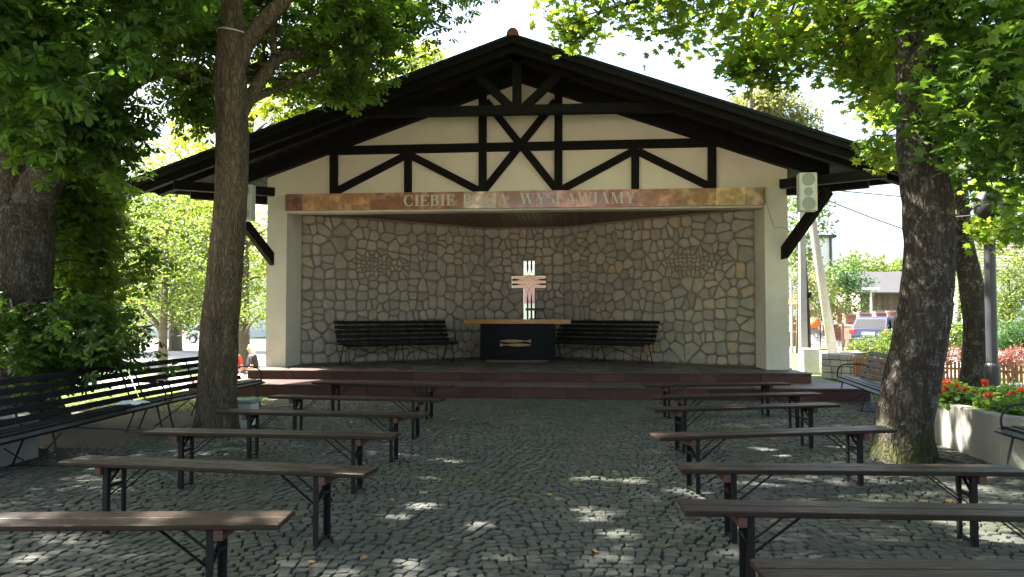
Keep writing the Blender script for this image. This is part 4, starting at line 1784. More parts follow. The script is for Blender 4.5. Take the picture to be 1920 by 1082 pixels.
def trunk_mesh(b, pts, rad, n=20, ridg=.07, sub=6, seed=0, flare=0):
    pts = [Vector(p) for p in pts]
    P, Rr = [], []
    m_ = len(pts)
    for i in range(m_ - 1):
        p0, p1, p2, p3 = pts[max(i - 1, 0)], pts[i], pts[i + 1], pts[min(i + 2, m_ - 1)]
        for k in range(sub):
            t_ = k / sub
            P.append(.5 * ((2 * p1) + (p2 - p0) * t_ + (2 * p0 - 5 * p1 + 4 * p2 - p3) * t_ * t_ + (3 * p1 - p0 - 3 * p2 + p3) * t_ ** 3))
            Rr.append(rad[i] * (1 - t_) + rad[i + 1] * t_)
    P.append(pts[-1])
    Rr.append(rad[-1])
    V, F = [], []
    ref = None
    for i, p in enumerate(P):
        d = (P[min(i + 1, len(P) - 1)] - P[max(i - 1, 0)]).normalized()
        if ref is None:
            ref = Vector((1, 0, 0)) if abs(d.x) < .9 else Vector((0, 1, 0))
        x_ = (ref - d * ref.dot(d)).normalized()
        y_ = d.cross(x_)
        ref = x_
        for k in range(n):
            a = 2 * math.pi * k / n
            q_ = Vector((math.cos(a) * 1.6, math.sin(a) * 1.6, i * .16 + seed * 7))
            r_ = Rr[i] * (1 + ridg * noise.noise(q_ * 1.3) + ridg * .6 * noise.noise(q_ * 3.1))
            if flare and i < sub * 1.2:
                fl = (1 - i / (sub * 1.2)) ** 2
                r_ *= 1 + fl * flare * (.6 + .6 * noise.noise(Vector((math.cos(a) * 2.2, math.sin(a) * 2.2, seed))))
            V.append(p + (x_ * math.cos(a) + y_ * math.sin(a)) * r_)
    for i in range(len(P) - 1):
        for k in range(n):
            k2 = (k + 1) % n
            F.append((i * n + k, i * n + k2, (i + 1) * n + k2, (i + 1) * n + k))
    F.append(tuple((len(P) - 1) * n + k for k in range(n)))
    b.add(V, F)
    return P


def twigs(parent, starts, ends, every=1, r0=.02, r1=.006, m=None):
    """thin crooked branches from the nearest limb point to each clump"""
    S = [Vector(s) for s in starts]
    b = MB()
    for e in ends[::every]:
        e = Vector(e)
        s = min(S, key=lambda q_: (q_ - e).length + max(0, q_.z - e.z) * .3)
        L = (e - s).length
        if L > 4.5:
            continue
        mid = s.lerp(e, .5) + Vector((random.uniform(-1, 1), random.uniform(-1, 1), random.uniform(0, 1))) * L * .12
        mid2 = s.lerp(e, .8) + Vector((random.uniform(-1, 1), random.uniform(-1, 1), random.uniform(-.5, 1))) * L * .08
        k = min(1.0, L / 2.0)
        b.tube([s, mid, mid2, e], [r0 * (.6 + .6 * k), r0 * .7, r0 * .45, r1], 5, cap=False)
    o = b.build('twigs', m or M['twig'], parent, smooth=True, fix=False)
    o['kind'] = 'stuff'
    return o


# ---------------------------------------------------------------- the three great trees of the square
# T1: big horse chestnut at the left edge
t1 = thing('chestnut_tree', 'massive old horse chestnut at the left edge with forked trunk and dark hanging leaves', 'tree', (-8.3, 9.9, 0))
b = MB()
c0 = gz(18, 812, 0)
D1 = 10.3
base1 = gd(15, 800, D1)
base1.z = -.05
pA = trunk_mesh(b, [base1, gd(15, 700, D1), gd(18, 560, D1), gd(24, 440, D1), gd(30, 385, D1)], [.64, .54, .50, .49, .45], 28, .08, 8, 1, .35)
l1 = trunk_mesh(b, [gd(45, 420, D1), gd(78, 345, D1), gd(118, 300, D1 - .2), gd(128, 250, D1 - .4), gd(84, 190, D1 - .6), gd(90, 110, D1 - .8), gd(118, 20, D1 - 1), gd(150, -120, D1 - 1)], [.30, .26, .21, .17, .19, .18, .16, .12], 16, .07, 6, 2)
l2 = trunk_mesh(b, [gd(15, 420, D1), gd(20, 330, D1 + .1), gd(10, 200, D1 + .2), gd(-30, 50, D1 + .3), gd(-60, -200, D1)], [.36, .30, .27, .24, .18], 16, .07, 6, 3)
l3 = trunk_mesh(b, [gd(120, 290, D1 + .1), gd(180, 225, D1 + .8), gd(236, 160, D1 + 1.4), gd(300, 128, D1 + 1.5), gd(350, 138, D1 + 1.3), gd(420, 158, D1 + 1), gd(500, 120, D1 + .8)], [.20, .17, .15, .145, .14, .13, .09], 14, .06, 6, 4)
b.build('trunk', M['bark_chestnut'], t1, smooth=True)
c1 = region([(-160, -160), (330, -160), (330, 60), (310, 150), (250, 175), (200, 200), (130, 190), (60, 170), (-160, 200)], 7.0, 9.4, 50)
c1b = region([(-160, -160), (430, -160), (425, 100), (390, 170), (320, 200), (240, 200), (170, 250), (90, 270), (-160, 280)], 10.9, 13.2, 46)
c1b += region([(115, 335), (215, 330), (235, 410), (120, 420)], 11.0, 12.8, 9)
c1 += region([(90, 225), (220, 215), (200, 240), (170, 270), (90, 285)], 8.2, 9.4, 12)
low = region([(110, 370), (180, 400), (250, 430), (270, 420), (240, 470), (240, 550), (200, 600), (210, 640), (170, 660), (110, 660), (100, 520)], 11.0, 13.2, 30)
low2 = region([(-60, 575), (60, 580), (150, 600), (235, 600), (250, 660), (150, 690), (-60, 700)], 8.9, 10.3, 20)
hi1 = ball((-8.5, 9.0, 9.0), (4.5, 4.5, 3.0), 18)
for j, (cc, rad, nsub, nl, sig, size, kind, mt) in enumerate(((c1, .55, 13, 8, .16, .27, 'chestnut', 'leaf_chestnut'), (c1b, .75, 14, 8, .19, .29, 'chestnut', 'leaf_chestnut_thin'),
                                                              (low, .5, 11, 7, .17, .28, 'chestnut', 'leaf_chestnut_thin'), (low2, .4, 11, 8, .15, .25, 'chestnut', 'leaf_chestnut'))):
    lv, sub = clump_points(cc, rad, nsub, nl, sig)
    leaf_mesh('crown', lv, size, kind, M[mt], t1, singles=150 if j == 0 else (60 if j == 3 else 0))
    twigs(t1, l1 + l2 + l3 + pA[16:], [tuple(s) for s in sub[::9]], 1, .018)
hi1 += ball((-12.8, 8.2, 6.6), (2.6, 3.0, 2.0), 34)  # unseen clumps added off to the left to shade the low bush
lv, sub = clump_points(hi1, 1.2, 16, 10, .32)
leaf_mesh('crown', lv, .36, 'chestnut5', M['leaf_chestnut_thin'], t1)

# T2: slim straight trunk
t2 = thing('young_chestnut_tree', 'slim straight tree with a pale strap round its trunk, left of the aisle', 'tree', tuple(gz(408, 812, 0)))
D2 = 9.3
g2 = gz(406, 815, 0)
b = MB()
pt2 = [Vector((g2.x, g2.y, -.05)), gd(407, 740, D2), gd(410, 650, D2), gd(418, 550, D2), gd(427, 450, D2), gd(434, 350, D2), gd(435, 250, D2), gd(432, 150, D2), gd(434, 80, D2), gd(433, 0, D2), gd(438, -160, D2), gd(440, -380, D2)]
trunk2 = trunk_mesh(b, pt2, [.25, .235, .232, .222, .205, .195, .20, .195, .17, .145, .13, .10], 24, .055, 8, 5, .35)
m1 = trunk_mesh(b, [gd(440, 130, D2), gd(462, 80, D2 + .05), gd(500, 35, D2 + .1), gd(540, -10, D2 + .15), gd(600, -120, D2 + .3)], [.13, .11, .10, .09, .07], 12, .05, 6, 6)
m2 = trunk_mesh(b, [gd(448, 215, D2), gd(470, 180, D2 + .25), gd(500, 135, D2 + .5), gd(525, 108, D2 + .8), gd(570, 95, D2 + 1.1), gd(612, 62, D2 + 1.3), gd(650, 15, D2 + 1.5), gd(690, -80, D2 + 1.7)], [.10, .085, .078, .074, .066, .055, .045, .03], 12, .05, 6, 7)
m3 = trunk_mesh(b, [gd(470, 190, D2 + .2), gd(520, 165, D2 + .7), gd(580, 140, D2 + 1.1), gd(640, 110, D2 + 1.5), gd(720, 60, D2 + 1.8)], [.05, .045, .04, .03, .02], 8, .05, 5, 8)
m4 = trunk_mesh(b, [gd(515, 105, D2 + .6), gd(512, 60, D2 + .8), gd(520, 0, D2 + 1)], [.055, .05, .04], 8, .05, 5, 9)
b.build('trunk', M['bark_brown'], t2, smooth=True)
t = MB()
cst = gd(434, 62, D2)
rs = .168
t.tube([(cst.x + rs * math.cos(2 * math.pi * k / 24), cst.y + rs * math.sin(2 * math.pi * k / 24), cst.z + .012 * math.sin(4 * math.pi * k / 24)) for k in range(25)], .010, 6)
t.build('strap', M['strap'], t2)
c2 = region([(330, -160), (870, -160), (845, -10), (800, 30), (790, 80), (720, 110), (640, 130), (600, 150), (480, 190), (455, 100), (330, 100)], 9.9, 12.6, 62)
c2b = region([(650, 130), (690, 130), (705, 190), (670, 190), (620, 175)], 10.6, 11.6, 5)
c2c = region([(840, -120), (960, -120), (930, 0), (870, 5)], 10.5, 12.5, 7)
c2d = region([(360, 170), (400, 170), (395, 240), (350, 230)], 11.5, 13.0, 6)
hi2 = ball((-3.4, 9.0, 8.6), (4.0, 3.6, 2.6), 8)
for cc, rad, nsub, nl, sig, size in ((c2, .58, 13, 8, .16, .24), (c2b, .3, 8, 6, .12, .23), (c2c, .3, 7, 6, .12, .22), (c2d, .5, 10, 8, .16, .26)):
    lv, sub = clump_points(cc, rad, nsub, nl, sig)
    leaf_mesh('crown', lv, size, 'chestnut', M['leaf_chestnut_thin'], t2, singles=150 if cc is c2 else 0)
    twigs(t2, trunk2[40:] + m1 + m2 + m3 + m4, [tuple(s) for s in sub[::8]], 1, .014, .005)
lv, sub = clump_points(hi2, 1.1, 16, 10, .3)
leaf_mesh('crown', lv, .34, 'chestnut5', M['leaf_chestnut_thin'], t2)

# T3: maple right of the aisle
g3 = gz(1692, 856, 0)
D3 = (g3 - CAM).dot(_fw)
t3 = thing('maple_tree', 'lichen spotted maple with a leaning dark trunk right of the aisle', 'tree', (g3.x, g3.y, 0))
b = MB()
pt3 = [Vector((g3.x, g3.y, -.05)), gd(1696, 790, D3), gd(1708, 720, D3), gd(1724, 640, D3), gd(1736, 560, D3), gd(1743, 470, D3), gd(1738, 380, D3), gd(1728, 300, D3), gd(1723, 220, D3), gd(1722, 140, D3), gd(1718, 60, D3)]
tr3 = trunk_mesh(b, pt3, [.30, .275, .270, .262, .255, .245, .240, .225, .215, .210, .205], 28, .06, 8, 11, .30)
n1 = trunk_mesh(b, [gd(1712, 95, D3), gd(1700, 30, D3), gd(1685, -60, D3 - .1), gd(1640, -200, D3 - .2), gd(1560, -420, D3)], [.16, .13, .12, .10, .07], 14, .06, 6, 12)
n2 = trunk_mesh(b, [gd(1728, 95, D3), gd(1752, 20, D3), gd(1762, -60, D3), gd(1790, -250, D3 + .1)], [.15, .13, .12, .09], 14, .06, 6, 13)
n3 = trunk_mesh(b, [gd(1700, 60, D3), gd(1610, 10, D3 + .4), gd(1500, -20, D3 + .8), gd(1360, -30, D3 + 1.2), gd(1240, -10, D3 + 1.5), gd(1130, 20, D3 + 1.8)], [.075, .06, .05, .04, .03, .018], 10, .05, 6, 14)
n4 = trunk_mesh(b, [gd(1752, 30, D3), gd(1820, 60, D3 - .3), gd(1880, 110, D3 - .5), gd(1940, 180, D3 - .6)], [.06, .05, .04, .025], 10, .05, 6, 15)
b.build('trunk', M['bark_grey'], t3, smooth=True)
b = MB()
c3a = region([(1050, -120), (1700, -120), (1690, 60), (1640, 70), (1560, 70), (1500, 130), (1440, 120), (1380, 70), (1290, 40), (1200, 50), (1130, 35), (1060, 40)], 7.6, 10.4, 84)
c3b = region([(1430, 60), (1690, 40), (1690, 210), (1650, 190), (1600, 140), (1530, 100), (1460, 120)], 8.2, 10.2, 24)
c3c = region([(1380, 100), (1450, 100), (1460, 175), (1415, 185)], 8.4, 9.6, 6)
c3d = region([(1760, -140), (2060, -140), (2060, 330), (1880, 360), (1820, 280), (1770, 150)], 6.2, 8.4, 42)
c3e = region([(1655, -60), (1780, -60), (1770, 30), (1680, 25)], 6.5, 7.0, 7)
c3f = region([(1060, 40), (1110, 40), (1105, 90), (1070, 85)], 8.6, 9.6, 4)
c3g = region([(1640, 260), (1685, 260), (1685, 305), (1650, 300)], 8.4, 9.6, 4)
hi3 = ball((5.2, 6.0, 8.6), (3.6, 3.6, 2.4), 12)
limbs3 = tr3[60:] + n1 + n2 + n3 + n4
for cc, rad, nsub, nl, sig, size in ((c3a, .48, 11, 7, .13, .15), (c3b, .40, 12, 7, .13, .15), (c3c, .25, 10, 8, .11, .15), (c3d, .52, 15, 9, .14, .16), (c3e, .22, 9, 7, .10, .16), (c3f, .2, 8, 7, .09, .15), (c3g, .2, 7, 7, .09, .15)):
    lv, sub = clump_points(cc, rad, nsub, nl, sig)
    leaf_mesh('crown', lv, size, 'maple', M['leaf_maple_shaded'] if cc is c3d or cc is c3e else M['leaf_maple'], t3, singles=150 if cc is c3d else (40 if cc is c3e else 0))
    twigs(t3, limbs3, [tuple(s) for s in sub[::9]], 1, .013, .004)
lv, sub = clump_points(hi3, 1.1, 18, 12, .28)
leaf_mesh('crown', lv, .26, 'maple', M['leaf_maple'], t3)

# T4: second maple behind it
g4 = gz(1828, 728, 0)
D4 = 13.6
t4 = thing('maple_tree', 'thinner curved trunk of a second maple between the first maple and the lamp post', 'tree', tuple(gz(1828, 733, 0)))
b = MB()
bs4 = gd(1828, 745, D4)
bs4.z = -.05
tr4 = trunk_mesh(b, [bs4, gd(1829, 690, D4), gd(1830, 620, D4), gd(1822, 540, D4), gd(1806, 460, D4), gd(1797, 380, D4), gd(1790, 300, D4), gd(1775, 220, D4), gd(1770, 100, D4), gd(1765, -100, D4)], [.28, .235, .21, .20, .185, .175, .165, .15, .14, .12], 20, .05, 7, 21, .3)
tr4b = trunk_mesh(b, [gd(1795, 310, D4), gd(1806, 262, D4 - .1), gd(1830, 230, D4 - .3), gd(1870, 180, D4 - .5), gd(1920, 60, D4 - .5)], [.13, .12, .10, .08, .06], 12, .05, 6, 22)
b.build('trunk', M['bark_grey'], t4, smooth=True)
c4 = region([(1780, 200), (1990, 160), (1990, 400), (1890, 410), (1850, 400), (1820, 340), (1800, 280)], 10.6, 14.0, 26)
c4b = region([(1830, 370), (1900, 380), (1885, 440), (1850, 430)], 9.6, 10.6, 4)
c4c = region([(1640, 130), (1680, 130), (1690, 300), (1660, 290)], 12.5, 14.5, 8)
for cc, rad, size in ((c4, .6, .165), (c4b, .24, .17), (c4c, .4, .16)):
    lv, sub = clump_points(cc, rad, 14, 9, .15)
    leaf_mesh('crown', lv, size, 'maple', M['leaf_maple'], t4)
    twigs(t4, tr4[30:] + tr4b, [tuple(s) for s in sub[::10]], 1, .014, .004)
hi4 = ball((9.0, 12.5, 9.0), (3.4, 3.4, 2.2), 14)
lv, sub = clump_points(hi4, 1.1, 16, 11, .3)
leaf_mesh('crown', lv, .28, 'maple', M['leaf_maple'], t4)

# unseen high crowned trees added behind the camera to shade the near ground
for i, (x_, y_, lab) in enumerate(((-5.6, -2.2, 'unseen high crowned tree added for shade behind the camera to the left'), (5.2, -1.6, 'unseen high crowned tree added for shade behind the camera to the right'))):
    tt = thing('added_shade_tree', lab, 'tree', (x_, y_, 0))
    b = MB()
    trunk_mesh(b, [(x_, y_, -.05), (x_ + .1, y_, 2), (x_, y_ + .2, 5), (x_, y_ + .3, 10)], [.32, .26, .22, .1], 14, .06, 5, 30 + i, .3)
    b.build('trunk', M['bark_grey'], tt, smooth=True)
    cc = ball((x_, y_ + 1.5, 8.6), (5.2, 4.6, 2.0), 90)
    lv, sub = clump_points(cc, 1.1, 15, 10, .32)
    leaf_mesh('crown', lv, .36, 'chestnut5', M['leaf_chestnut_thin'], tt)

# unseen leaves added above the frame to block sun where the crowns stay open
def close_canopy():
    x0, x1, y0, y1, g = -7.0, 9.4, 2.2, 13.2, .07
    nx_, ny_ = int((x1 - x0) / g), int((y1 - y0) / g)
    cov = np.zeros((nx_, ny_), bool)
    sd = np.array(SUN)
    for P, size in LEAVES:
        t_ = -P[:, 2] / sd[2]
        gx_ = ((P[:, 0] + sd[0] * t_ - x0) / g).astype(int)
        gy_ = ((P[:, 1] + sd[1] * t_ - y0) / g).astype(int)
        r_ = int(size * .22 / g)
        for dx in range(-r_, r_ + 1):
            for dy in range(-r_, r_ + 1):
                if dx * dx + dy * dy <= r_ * r_:
                    a, b_ = gx_ + dx, gy_ + dy
                    ok = (a >= 0) & (a < nx_) & (b_ >= 0) & (b_ < ny_)
                    cov[a[ok], b_[ok]] = True
    ii, jj = np.nonzero(~cov)
    order = rng.permutation(len(ii))
    pick = []
    for q_ in order:
        i, j = ii[q_], jj[q_]
        if cov[i, j] or rng.uniform() < .02 or (x0 + i * g > 6.2 and y0 + j * g > 10.2):
            continue
        pick.append((i, j))
        band_ = 10.5 < y0 + j * g < 12.7 or y0 + j * g < 6.0
        if band_:
            pick.append((i, j))
        else:
            cov[max(0, i - 1):i + 2, j] = True
        cov[i, j:j + 1] = True
    pick = np.array(pick)
    G = np.c_[x0 + (pick[:, 0] + .5) * g, y0 + (pick[:, 1] + .5) * g, np.zeros(len(pick))]
    P = np.zeros((0, 3))
    left = G
    for z0_ in (7, 8, 9, 10, 11, 12, 13, 15, 17):
        zz = z0_ + rng.uniform(0, 2.0, len(left))
        Q = left + (-sd[None]) * (zz / -sd[2])[:, None]
        px, py, d = project(Q)
        ok = (py < -40) | (d < 0) | (px < -80) | (px > 2000)
        P = np.r_[P, Q[ok]]
        left = left[~ok]
    print('canopy filled', len(P), 'of', len(G), 'open cells', cov.size)
    for tr_, sel in ((t1, P[:, 0] < -5.2), (t2, (P[:, 0] >= -5.2) & (P[:, 0] < .6)), (t3, P[:, 0] >= .6)):
        if sel.any():
            leaf_mesh('crown', P[sel] + rng.normal(0, .05, (int(sel.sum()), 3)), .32 if tr_ is not t3 else .26, 'chestnut5' if tr_ is not t3 else 'maple', M['leaf_chestnut_thin'] if tr_ is not t3 else M['leaf_maple'], tr_)  # the added sun-blocking leaves go in under the crown name


close_canopy()

# ---------------------------------------------------------------- background trees and shrubs
def bg_tree(name, label, base, crown, size, mt, kind='simple', trunk_r=.15, nsub=16, nleaf=14, sig=.3, lean=None, group=None, cat='tree', bark='bark_far', stems=None, carved=False):
    """base point; crown: list of (px, py, d, radius)"""
    root = thing(name, label, cat, tuple(base), 0, group)
    cents = [tuple(gd(a, b_, d)) for a, b_, d, r_ in crown]
    rads = [r_ for *_, r_ in crown]
    top = max(cents, key=lambda p: p[2])
    if trunk_r:
        b = MB()
        bs = Vector(base)
        tip = Vector((bs.x * .8 + top[0] * .2, bs.y * .8 + top[1] * .2, top[2]))
        L0 = trunk_mesh(b, [bs - Vector((0, 0, .05)), bs.lerp(tip, .3) + Vector((random.uniform(-.1, .1), 0, 0)), bs.lerp(tip, .65), tip], [trunk_r * 1.2, trunk_r, trunk_r * .7, trunk_r * .3], 12, .06, 5, len(label), .25)
        for c in cents:
            s = min(L0[3:], key=lambda q_: abs(q_.z - (c[2] - (Vector(c) - q_).length * .5)))
            trunk_mesh(b, [s, s.lerp(Vector(c), .5) + Vector((0, 0, .1)), Vector(c)], [trunk_r * .26, trunk_r * .18, trunk_r * .08], 7, .05, 3, 3)
        b.build('trunk', M[bark], root, smooth=True)
    lv, sub = clump_points(cents, rads, nsub, nleaf, sig, .85)
    leaf_mesh('crown', lv, size, kind, M[mt], root, carved=carved, tilt=1.2)
    return root


def zt_(px, d, py=600, z=None):
    p = gd(px, py, d)
    return Vector((p.x, p.y, terrain(p.x, p.y) if z is None else z))


# left background
stem_tree = bg_tree('young_tree', 'young light green tree with twin stems on the sunny lawn behind the left benches', zt_(306, 24),
                    [(300, 560, 24, 1.0), (260, 520, 24.5, 1.1), (340, 530, 24, 1.1), (300, 480, 24, 1.2), (370, 580, 24, .8), (250, 590, 24, .8), (350, 470, 24.4, 1.1), (270, 440, 24.4, 1.1), (330, 420, 24, 1.0), (380, 520, 24, .9)],
                    .12, 'leaf_light', nsub=34, nleaf=13, sig=.19, trunk_r=.13)
b = MB()
p0 = zt_(302, 24)
trunk_mesh(b, [p0, gd(304, 640, 24), gd(296, 610, 24), gd(276, 585, 24), gd(262, 565, 24)], [.13, .10, .08, .06, .04], 10, .05, 4, 3)
b.build('stem', M['bark_far'], stem_tree, smooth=True)
bg_tree('street_tree', 'grey trunked street tree behind the seated woman, leaves hanging beside the shelter', zt_(456, 26),
        [(470, 560, 26, 1.0), (490, 520, 26, 1.0), (440, 500, 26.5, 1.2), (480, 460, 26, 1.2), (500, 430, 26, 1.0), (460, 410, 26, 1.1), (488, 590, 25, .7)],
        .13, 'leaf_light', nsub=34, nleaf=12, sig=.2, trunk_r=.27)
bg_tree('street_tree', 'tall pale green tree beyond the road, behind the young twin stemmed tree', zt_(330, 44),
        [(330, 440, 44, 2.4), (250, 430, 44, 2.2), (400, 420, 44, 2.2), (300, 370, 44, 2.4), (380, 350, 45, 2.4), (250, 360, 45, 2.2), (330, 310, 45, 2.2), (200, 470, 44, 2.0), (440, 470, 44, 1.8), (300, 510, 44, 2.0), (220, 540, 44, 1.8), (390, 500, 44, 1.8), (330, 560, 44, 1.6), (410, 560, 44, 1.5)],
        .26, 'leaf_light', nsub=80, nleaf=15, sig=.45, trunk_r=.3)
bg_tree('street_tree', 'broad green tree far left beyond the road, behind the chestnut foliage', zt_(130, 40),
        [(130, 480, 40, 2.4), (60, 450, 40, 2.4), (190, 430, 40, 2.2), (120, 380, 41, 2.6), (200, 540, 40, 2.0), (100, 560, 40, 2.0), (30, 540, 40, 2.2), (220, 380, 41, 2.0), (160, 320, 41, 2.2)],
        .26, 'leaf_mid', nsub=80, nleaf=15, sig=.45, trunk_r=.3)
bg_tree('street_tree', 'yellow green sunlit tree beside the left eave behind the slim trunk', zt_(420, 33),
        [(380, 400, 33, 1.0), (430, 395, 33, 1.1), (390, 370, 33, .9), (450, 440, 33, 1.2), (480, 500, 33, 1.3), (440, 520, 33, 1.3), (490, 570, 33, 1.1)],
        .20, 'leaf_yellow', nsub=34, nleaf=12, sig=.28, trunk_r=.2)
bg_tree('chestnut_tree', 'sunlit yellow green chestnut rising behind the left roof slope', zt_(400, 23),
        [(500, 230, 22.5, 1.1), (540, 215, 22.5, 1.0), (590, 185, 22.5, 1.0), (640, 165, 22.5, .9), (700, 140, 22.5, 1.0), (760, 125, 22.5, .8), (800, 100, 22.5, .5), (480, 300, 22, .8), (350, 310, 22.5, 1.0), (390, 270, 22.5, 1.2), (450, 200, 22.5, 1.2), (520, 150, 22.5, 1.2), (600, 110, 22.5, 1.1), (420, 330, 22.5, .8)],
        .30, 'leaf_yellow', 'chestnut5', nsub=22, nleaf=9, sig=.24, trunk_r=.3)
bg_tree('poplar_tree', 'feathery grey green tree rising behind the right roof slope', Vector((9.0, 40, 0)),
        [(1440, 230, 42, 1.5), (1400, 200, 42, 1.0), (1470, 210, 42, 1.4), (1440, 185, 42, 1.1), (1500, 240, 42, 1.4), (1430, 260, 42, 1.5), (1490, 270, 42, 1.5), (1520, 290, 42, 1.5), (1400, 250, 42, 1.2)],
        .2, 'leaf_olive', nsub=110, nleaf=14, sig=.26, trunk_r=.3)
bg_tree('linden_tree', 'dense mid green linden on the lawn edge behind the young twin stemmed tree', zt_(205, 31),
        [(170, 420, 31, 1.5), (230, 400, 31, 1.5), (290, 410, 31, 1.4), (350, 400, 31, 1.3), (180, 480, 31, 1.5), (250, 470, 31, 1.5), (320, 470, 31, 1.4), (380, 460, 31, 1.3), (190, 540, 31, 1.4), (260, 540, 31, 1.3), (150, 590, 31, 1.2), (330, 545, 31, 1.2), (385, 530, 31, 1.2), (215, 595, 31, .9), (360, 590, 31, .9)],
        .20, 'leaf_mid', nsub=52, nleaf=14, sig=.32, trunk_r=.22)
# right background
bg_tree('ash_tree', 'green tree beside the concrete utility pole, seen under the right eave', zt_(1500, 30),
        [(1490, 400, 30, .8), (1510, 430, 30, .9), (1530, 400, 30, .7), (1488, 450, 30, .8), (1520, 370, 30, .8), (1495, 480, 30, .7)],
        .16, 'leaf_mid', nsub=38, nleaf=11, sig=.22, trunk_r=.15)
bg_tree('hedge_tree', 'pale olive shrub tree behind the concrete utility pole', zt_(1500, 38),
        [(1495, 500, 38, 1.3), (1525, 520, 38, 1.2), (1490, 545, 38, 1.2), (1540, 560, 38, 1.2), (1510, 575, 38, 1.1), (1560, 590, 38, .8)],
        .18, 'leaf_olive', nsub=44, nleaf=11, sig=.26, trunk_r=.14)
bg_tree('spruce_tree', 'dark green tree left of the grey roofed barn', zt_(1590, 50),
        [(1590, 560, 50, 1.3), (1575, 530, 50, 1.3), (1605, 535, 50, 1.2), (1585, 510, 50, 1.2), (1600, 585, 49, 1.2), (1570, 580, 50, 1.2)],
        .22, 'leaf_conifer', nsub=46, nleaf=12, sig=.3, trunk_r=.18)
bg_tree('birch_tree', 'rounded bright green tree behind the left end of the barn roof', zt_(1600, 70),
        [(1600, 510, 70, 2.2), (1625, 500, 70, 2.0), (1580, 520, 70, 2.0), (1640, 520, 70, 1.8), (1560, 540, 70, 2.0), (1660, 525, 70, 1.4)],
        .34, 'leaf_light', nsub=46, nleaf=12, sig=.45, trunk_r=.22)
bg_tree('birch_tree', 'small bright green tree behind the barn roof next to the maple trunk', zt_(1690, 74),
        [(1680, 512, 74, 1.4), (1700, 505, 74, 1.6), (1720, 515, 74, 1.6)],
        .34, 'leaf_light', nsub=40, nleaf=12, sig=.45, trunk_r=.2)
bg_tree('garden_tree', 'yellow green garden tree right of the lamp post', zt_(1892, 21),
        [(1890, 560, 21, .9), (1870, 520, 21, .9), (1920, 540, 21, 1.0), (1890, 500, 21, .7), (1850, 560, 21.5, .8), (1930, 590, 21, .9), (1870, 590, 21, .8), (1960, 520, 21, 1.1)],
        .11, 'leaf_light', nsub=44, nleaf=12, sig=.17, trunk_r=.08)
bg_tree('garden_tree', 'green garden tree seen between the two maple trunks', zt_(1800, 24),
        [(1790, 540, 24, .8), (1780, 590, 24, .9), (1800, 500, 24, .7), (1830, 600, 24, .8)],
        .12, 'leaf_mid', nsub=40, nleaf=12, sig=.2, trunk_r=.08)


def shrub(name, label, px, d, parts, size, mt, kind='simple', nsub=22, nleaf=12, sig=.12, cat='shrub', tilt=1.2):
    base = zt_(px, d)
    root = thing(name, label, cat, tuple(base))
    cents = [tuple(gd(a, b_, dd)) for a, b_, dd, r_ in parts]
    rads = [r_ for *_, r_ in parts]
    b = MB()
    for c in cents:
        b.tube([base, base.lerp(Vector(c), .5) + Vector((random.uniform(-.05, .05), 0, .05)), c], [.02, .015, .006], 5, cap=False)
    b.build('stems', M['twig'], root, fix=False)['kind'] = 'stuff'
    lv, sub = clump_points(cents, rads, nsub, nleaf, sig, .8)
    lv = lv[lv[:, 2] > base.z + .02]
    leaf_mesh('foliage', lv, size, kind, M[mt], root, carved=False, tilt=tilt)
    return root


shrub('conifer_shrub', 'dense bright green conifer shrub at the right edge behind the picket fence', 1900, 18.0, [(1900, 630, 18, .42), (1930, 620, 18, .5), (1885, 645, 18, .3), (1915, 655, 18, .4)], .10, 'leaf_conifer', 'needle', 60, 24, .09)
shrub('barberry_shrub', 'purple red barberry shrub right of the lamp post behind the picket fence', 1895, 16.2, [(1880, 672, 16.2, .25), (1905, 668, 16.2, .28), (1930, 675, 16.2, .25), (1870, 680, 16.2, .18)], .055, 'leaf_purple', 'simple', 40, 16, .06)
shrub('barberry_shrub', 'small purple red barberry shrub between the two maple trunks', 1762, 17.0, [(1765, 672, 17, .22), (1785, 668, 17, .24), (1750, 680, 17, .18)], .055, 'leaf_purple', 'simple', 36, 16, .06)
shrub('garden_shrub', 'light green shrub behind the fence between the two maple trunks', 1745, 18, [(1745, 640, 18, .40), (1770, 635, 18, .40), (1730, 660, 18, .32), (1790, 625, 18, .4)], .08, 'leaf_light', 'simple', 44, 16, .09)
shrub('garden_shrub', 'pale flowering shrub behind the stone block wall in front of the blue car', 1630, 19, [(1610, 655, 19, .26), (1640, 645, 19, .36), (1670, 640, 19, .38), (1600, 668, 19, .2), (1655, 665, 18.6, .3)], .07, 'leaf_light', 'simple', 44, 16, .09)

# ---------------------------------------------------------------- right background: poles, walls, buildings
up_ = gz(1507, 697, -.03)
pole = thing('utility_pole', 'square grey concrete utility pole right of the shelter', 'pole', tuple(up_))
t = MB()
zt2 = 5.0
w0, w1 = .19, .13
for k, (w_, z_) in enumerate(((w0, -.05), (w1, zt2))):
    t.v += [(up_.x + sx * w_ / 2, up_.y + sy * w_ / 2, z_) for sx, sy in ((-1, -1), (1, -1), (1, 1), (-1, 1))]
t.f = [(0, 1, 5, 4), (1, 2, 6, 5), (2, 3, 7, 6), (3, 0, 4, 7), (4, 5, 6, 7)]
t.m = [0] * 5
t.build('shaft', M['pole_concrete'], pole)
t = MB()
t.box((up_.x, up_.y - .02, 4.75), (.9, .07, .07))
t.build('crossarm', M['steel_dark'], pole)
for dx in (-.4, 0, .4):
    t = MB()
    t.lathe([(.02, 0), (.04, .02), (.03, .05), (.045, .07), (.02, .12)], (up_.x + dx, up_.y - .02, 4.785), 8)
    t.build('insulator', M['concrete_white'], pole)
sp = gz(1519, 697, -.03)
spole = thing('steel_pole', 'thin dark steel tube standing beside the concrete pole', 'pole', (sp.x, sp.y, -.03))
t = MB()
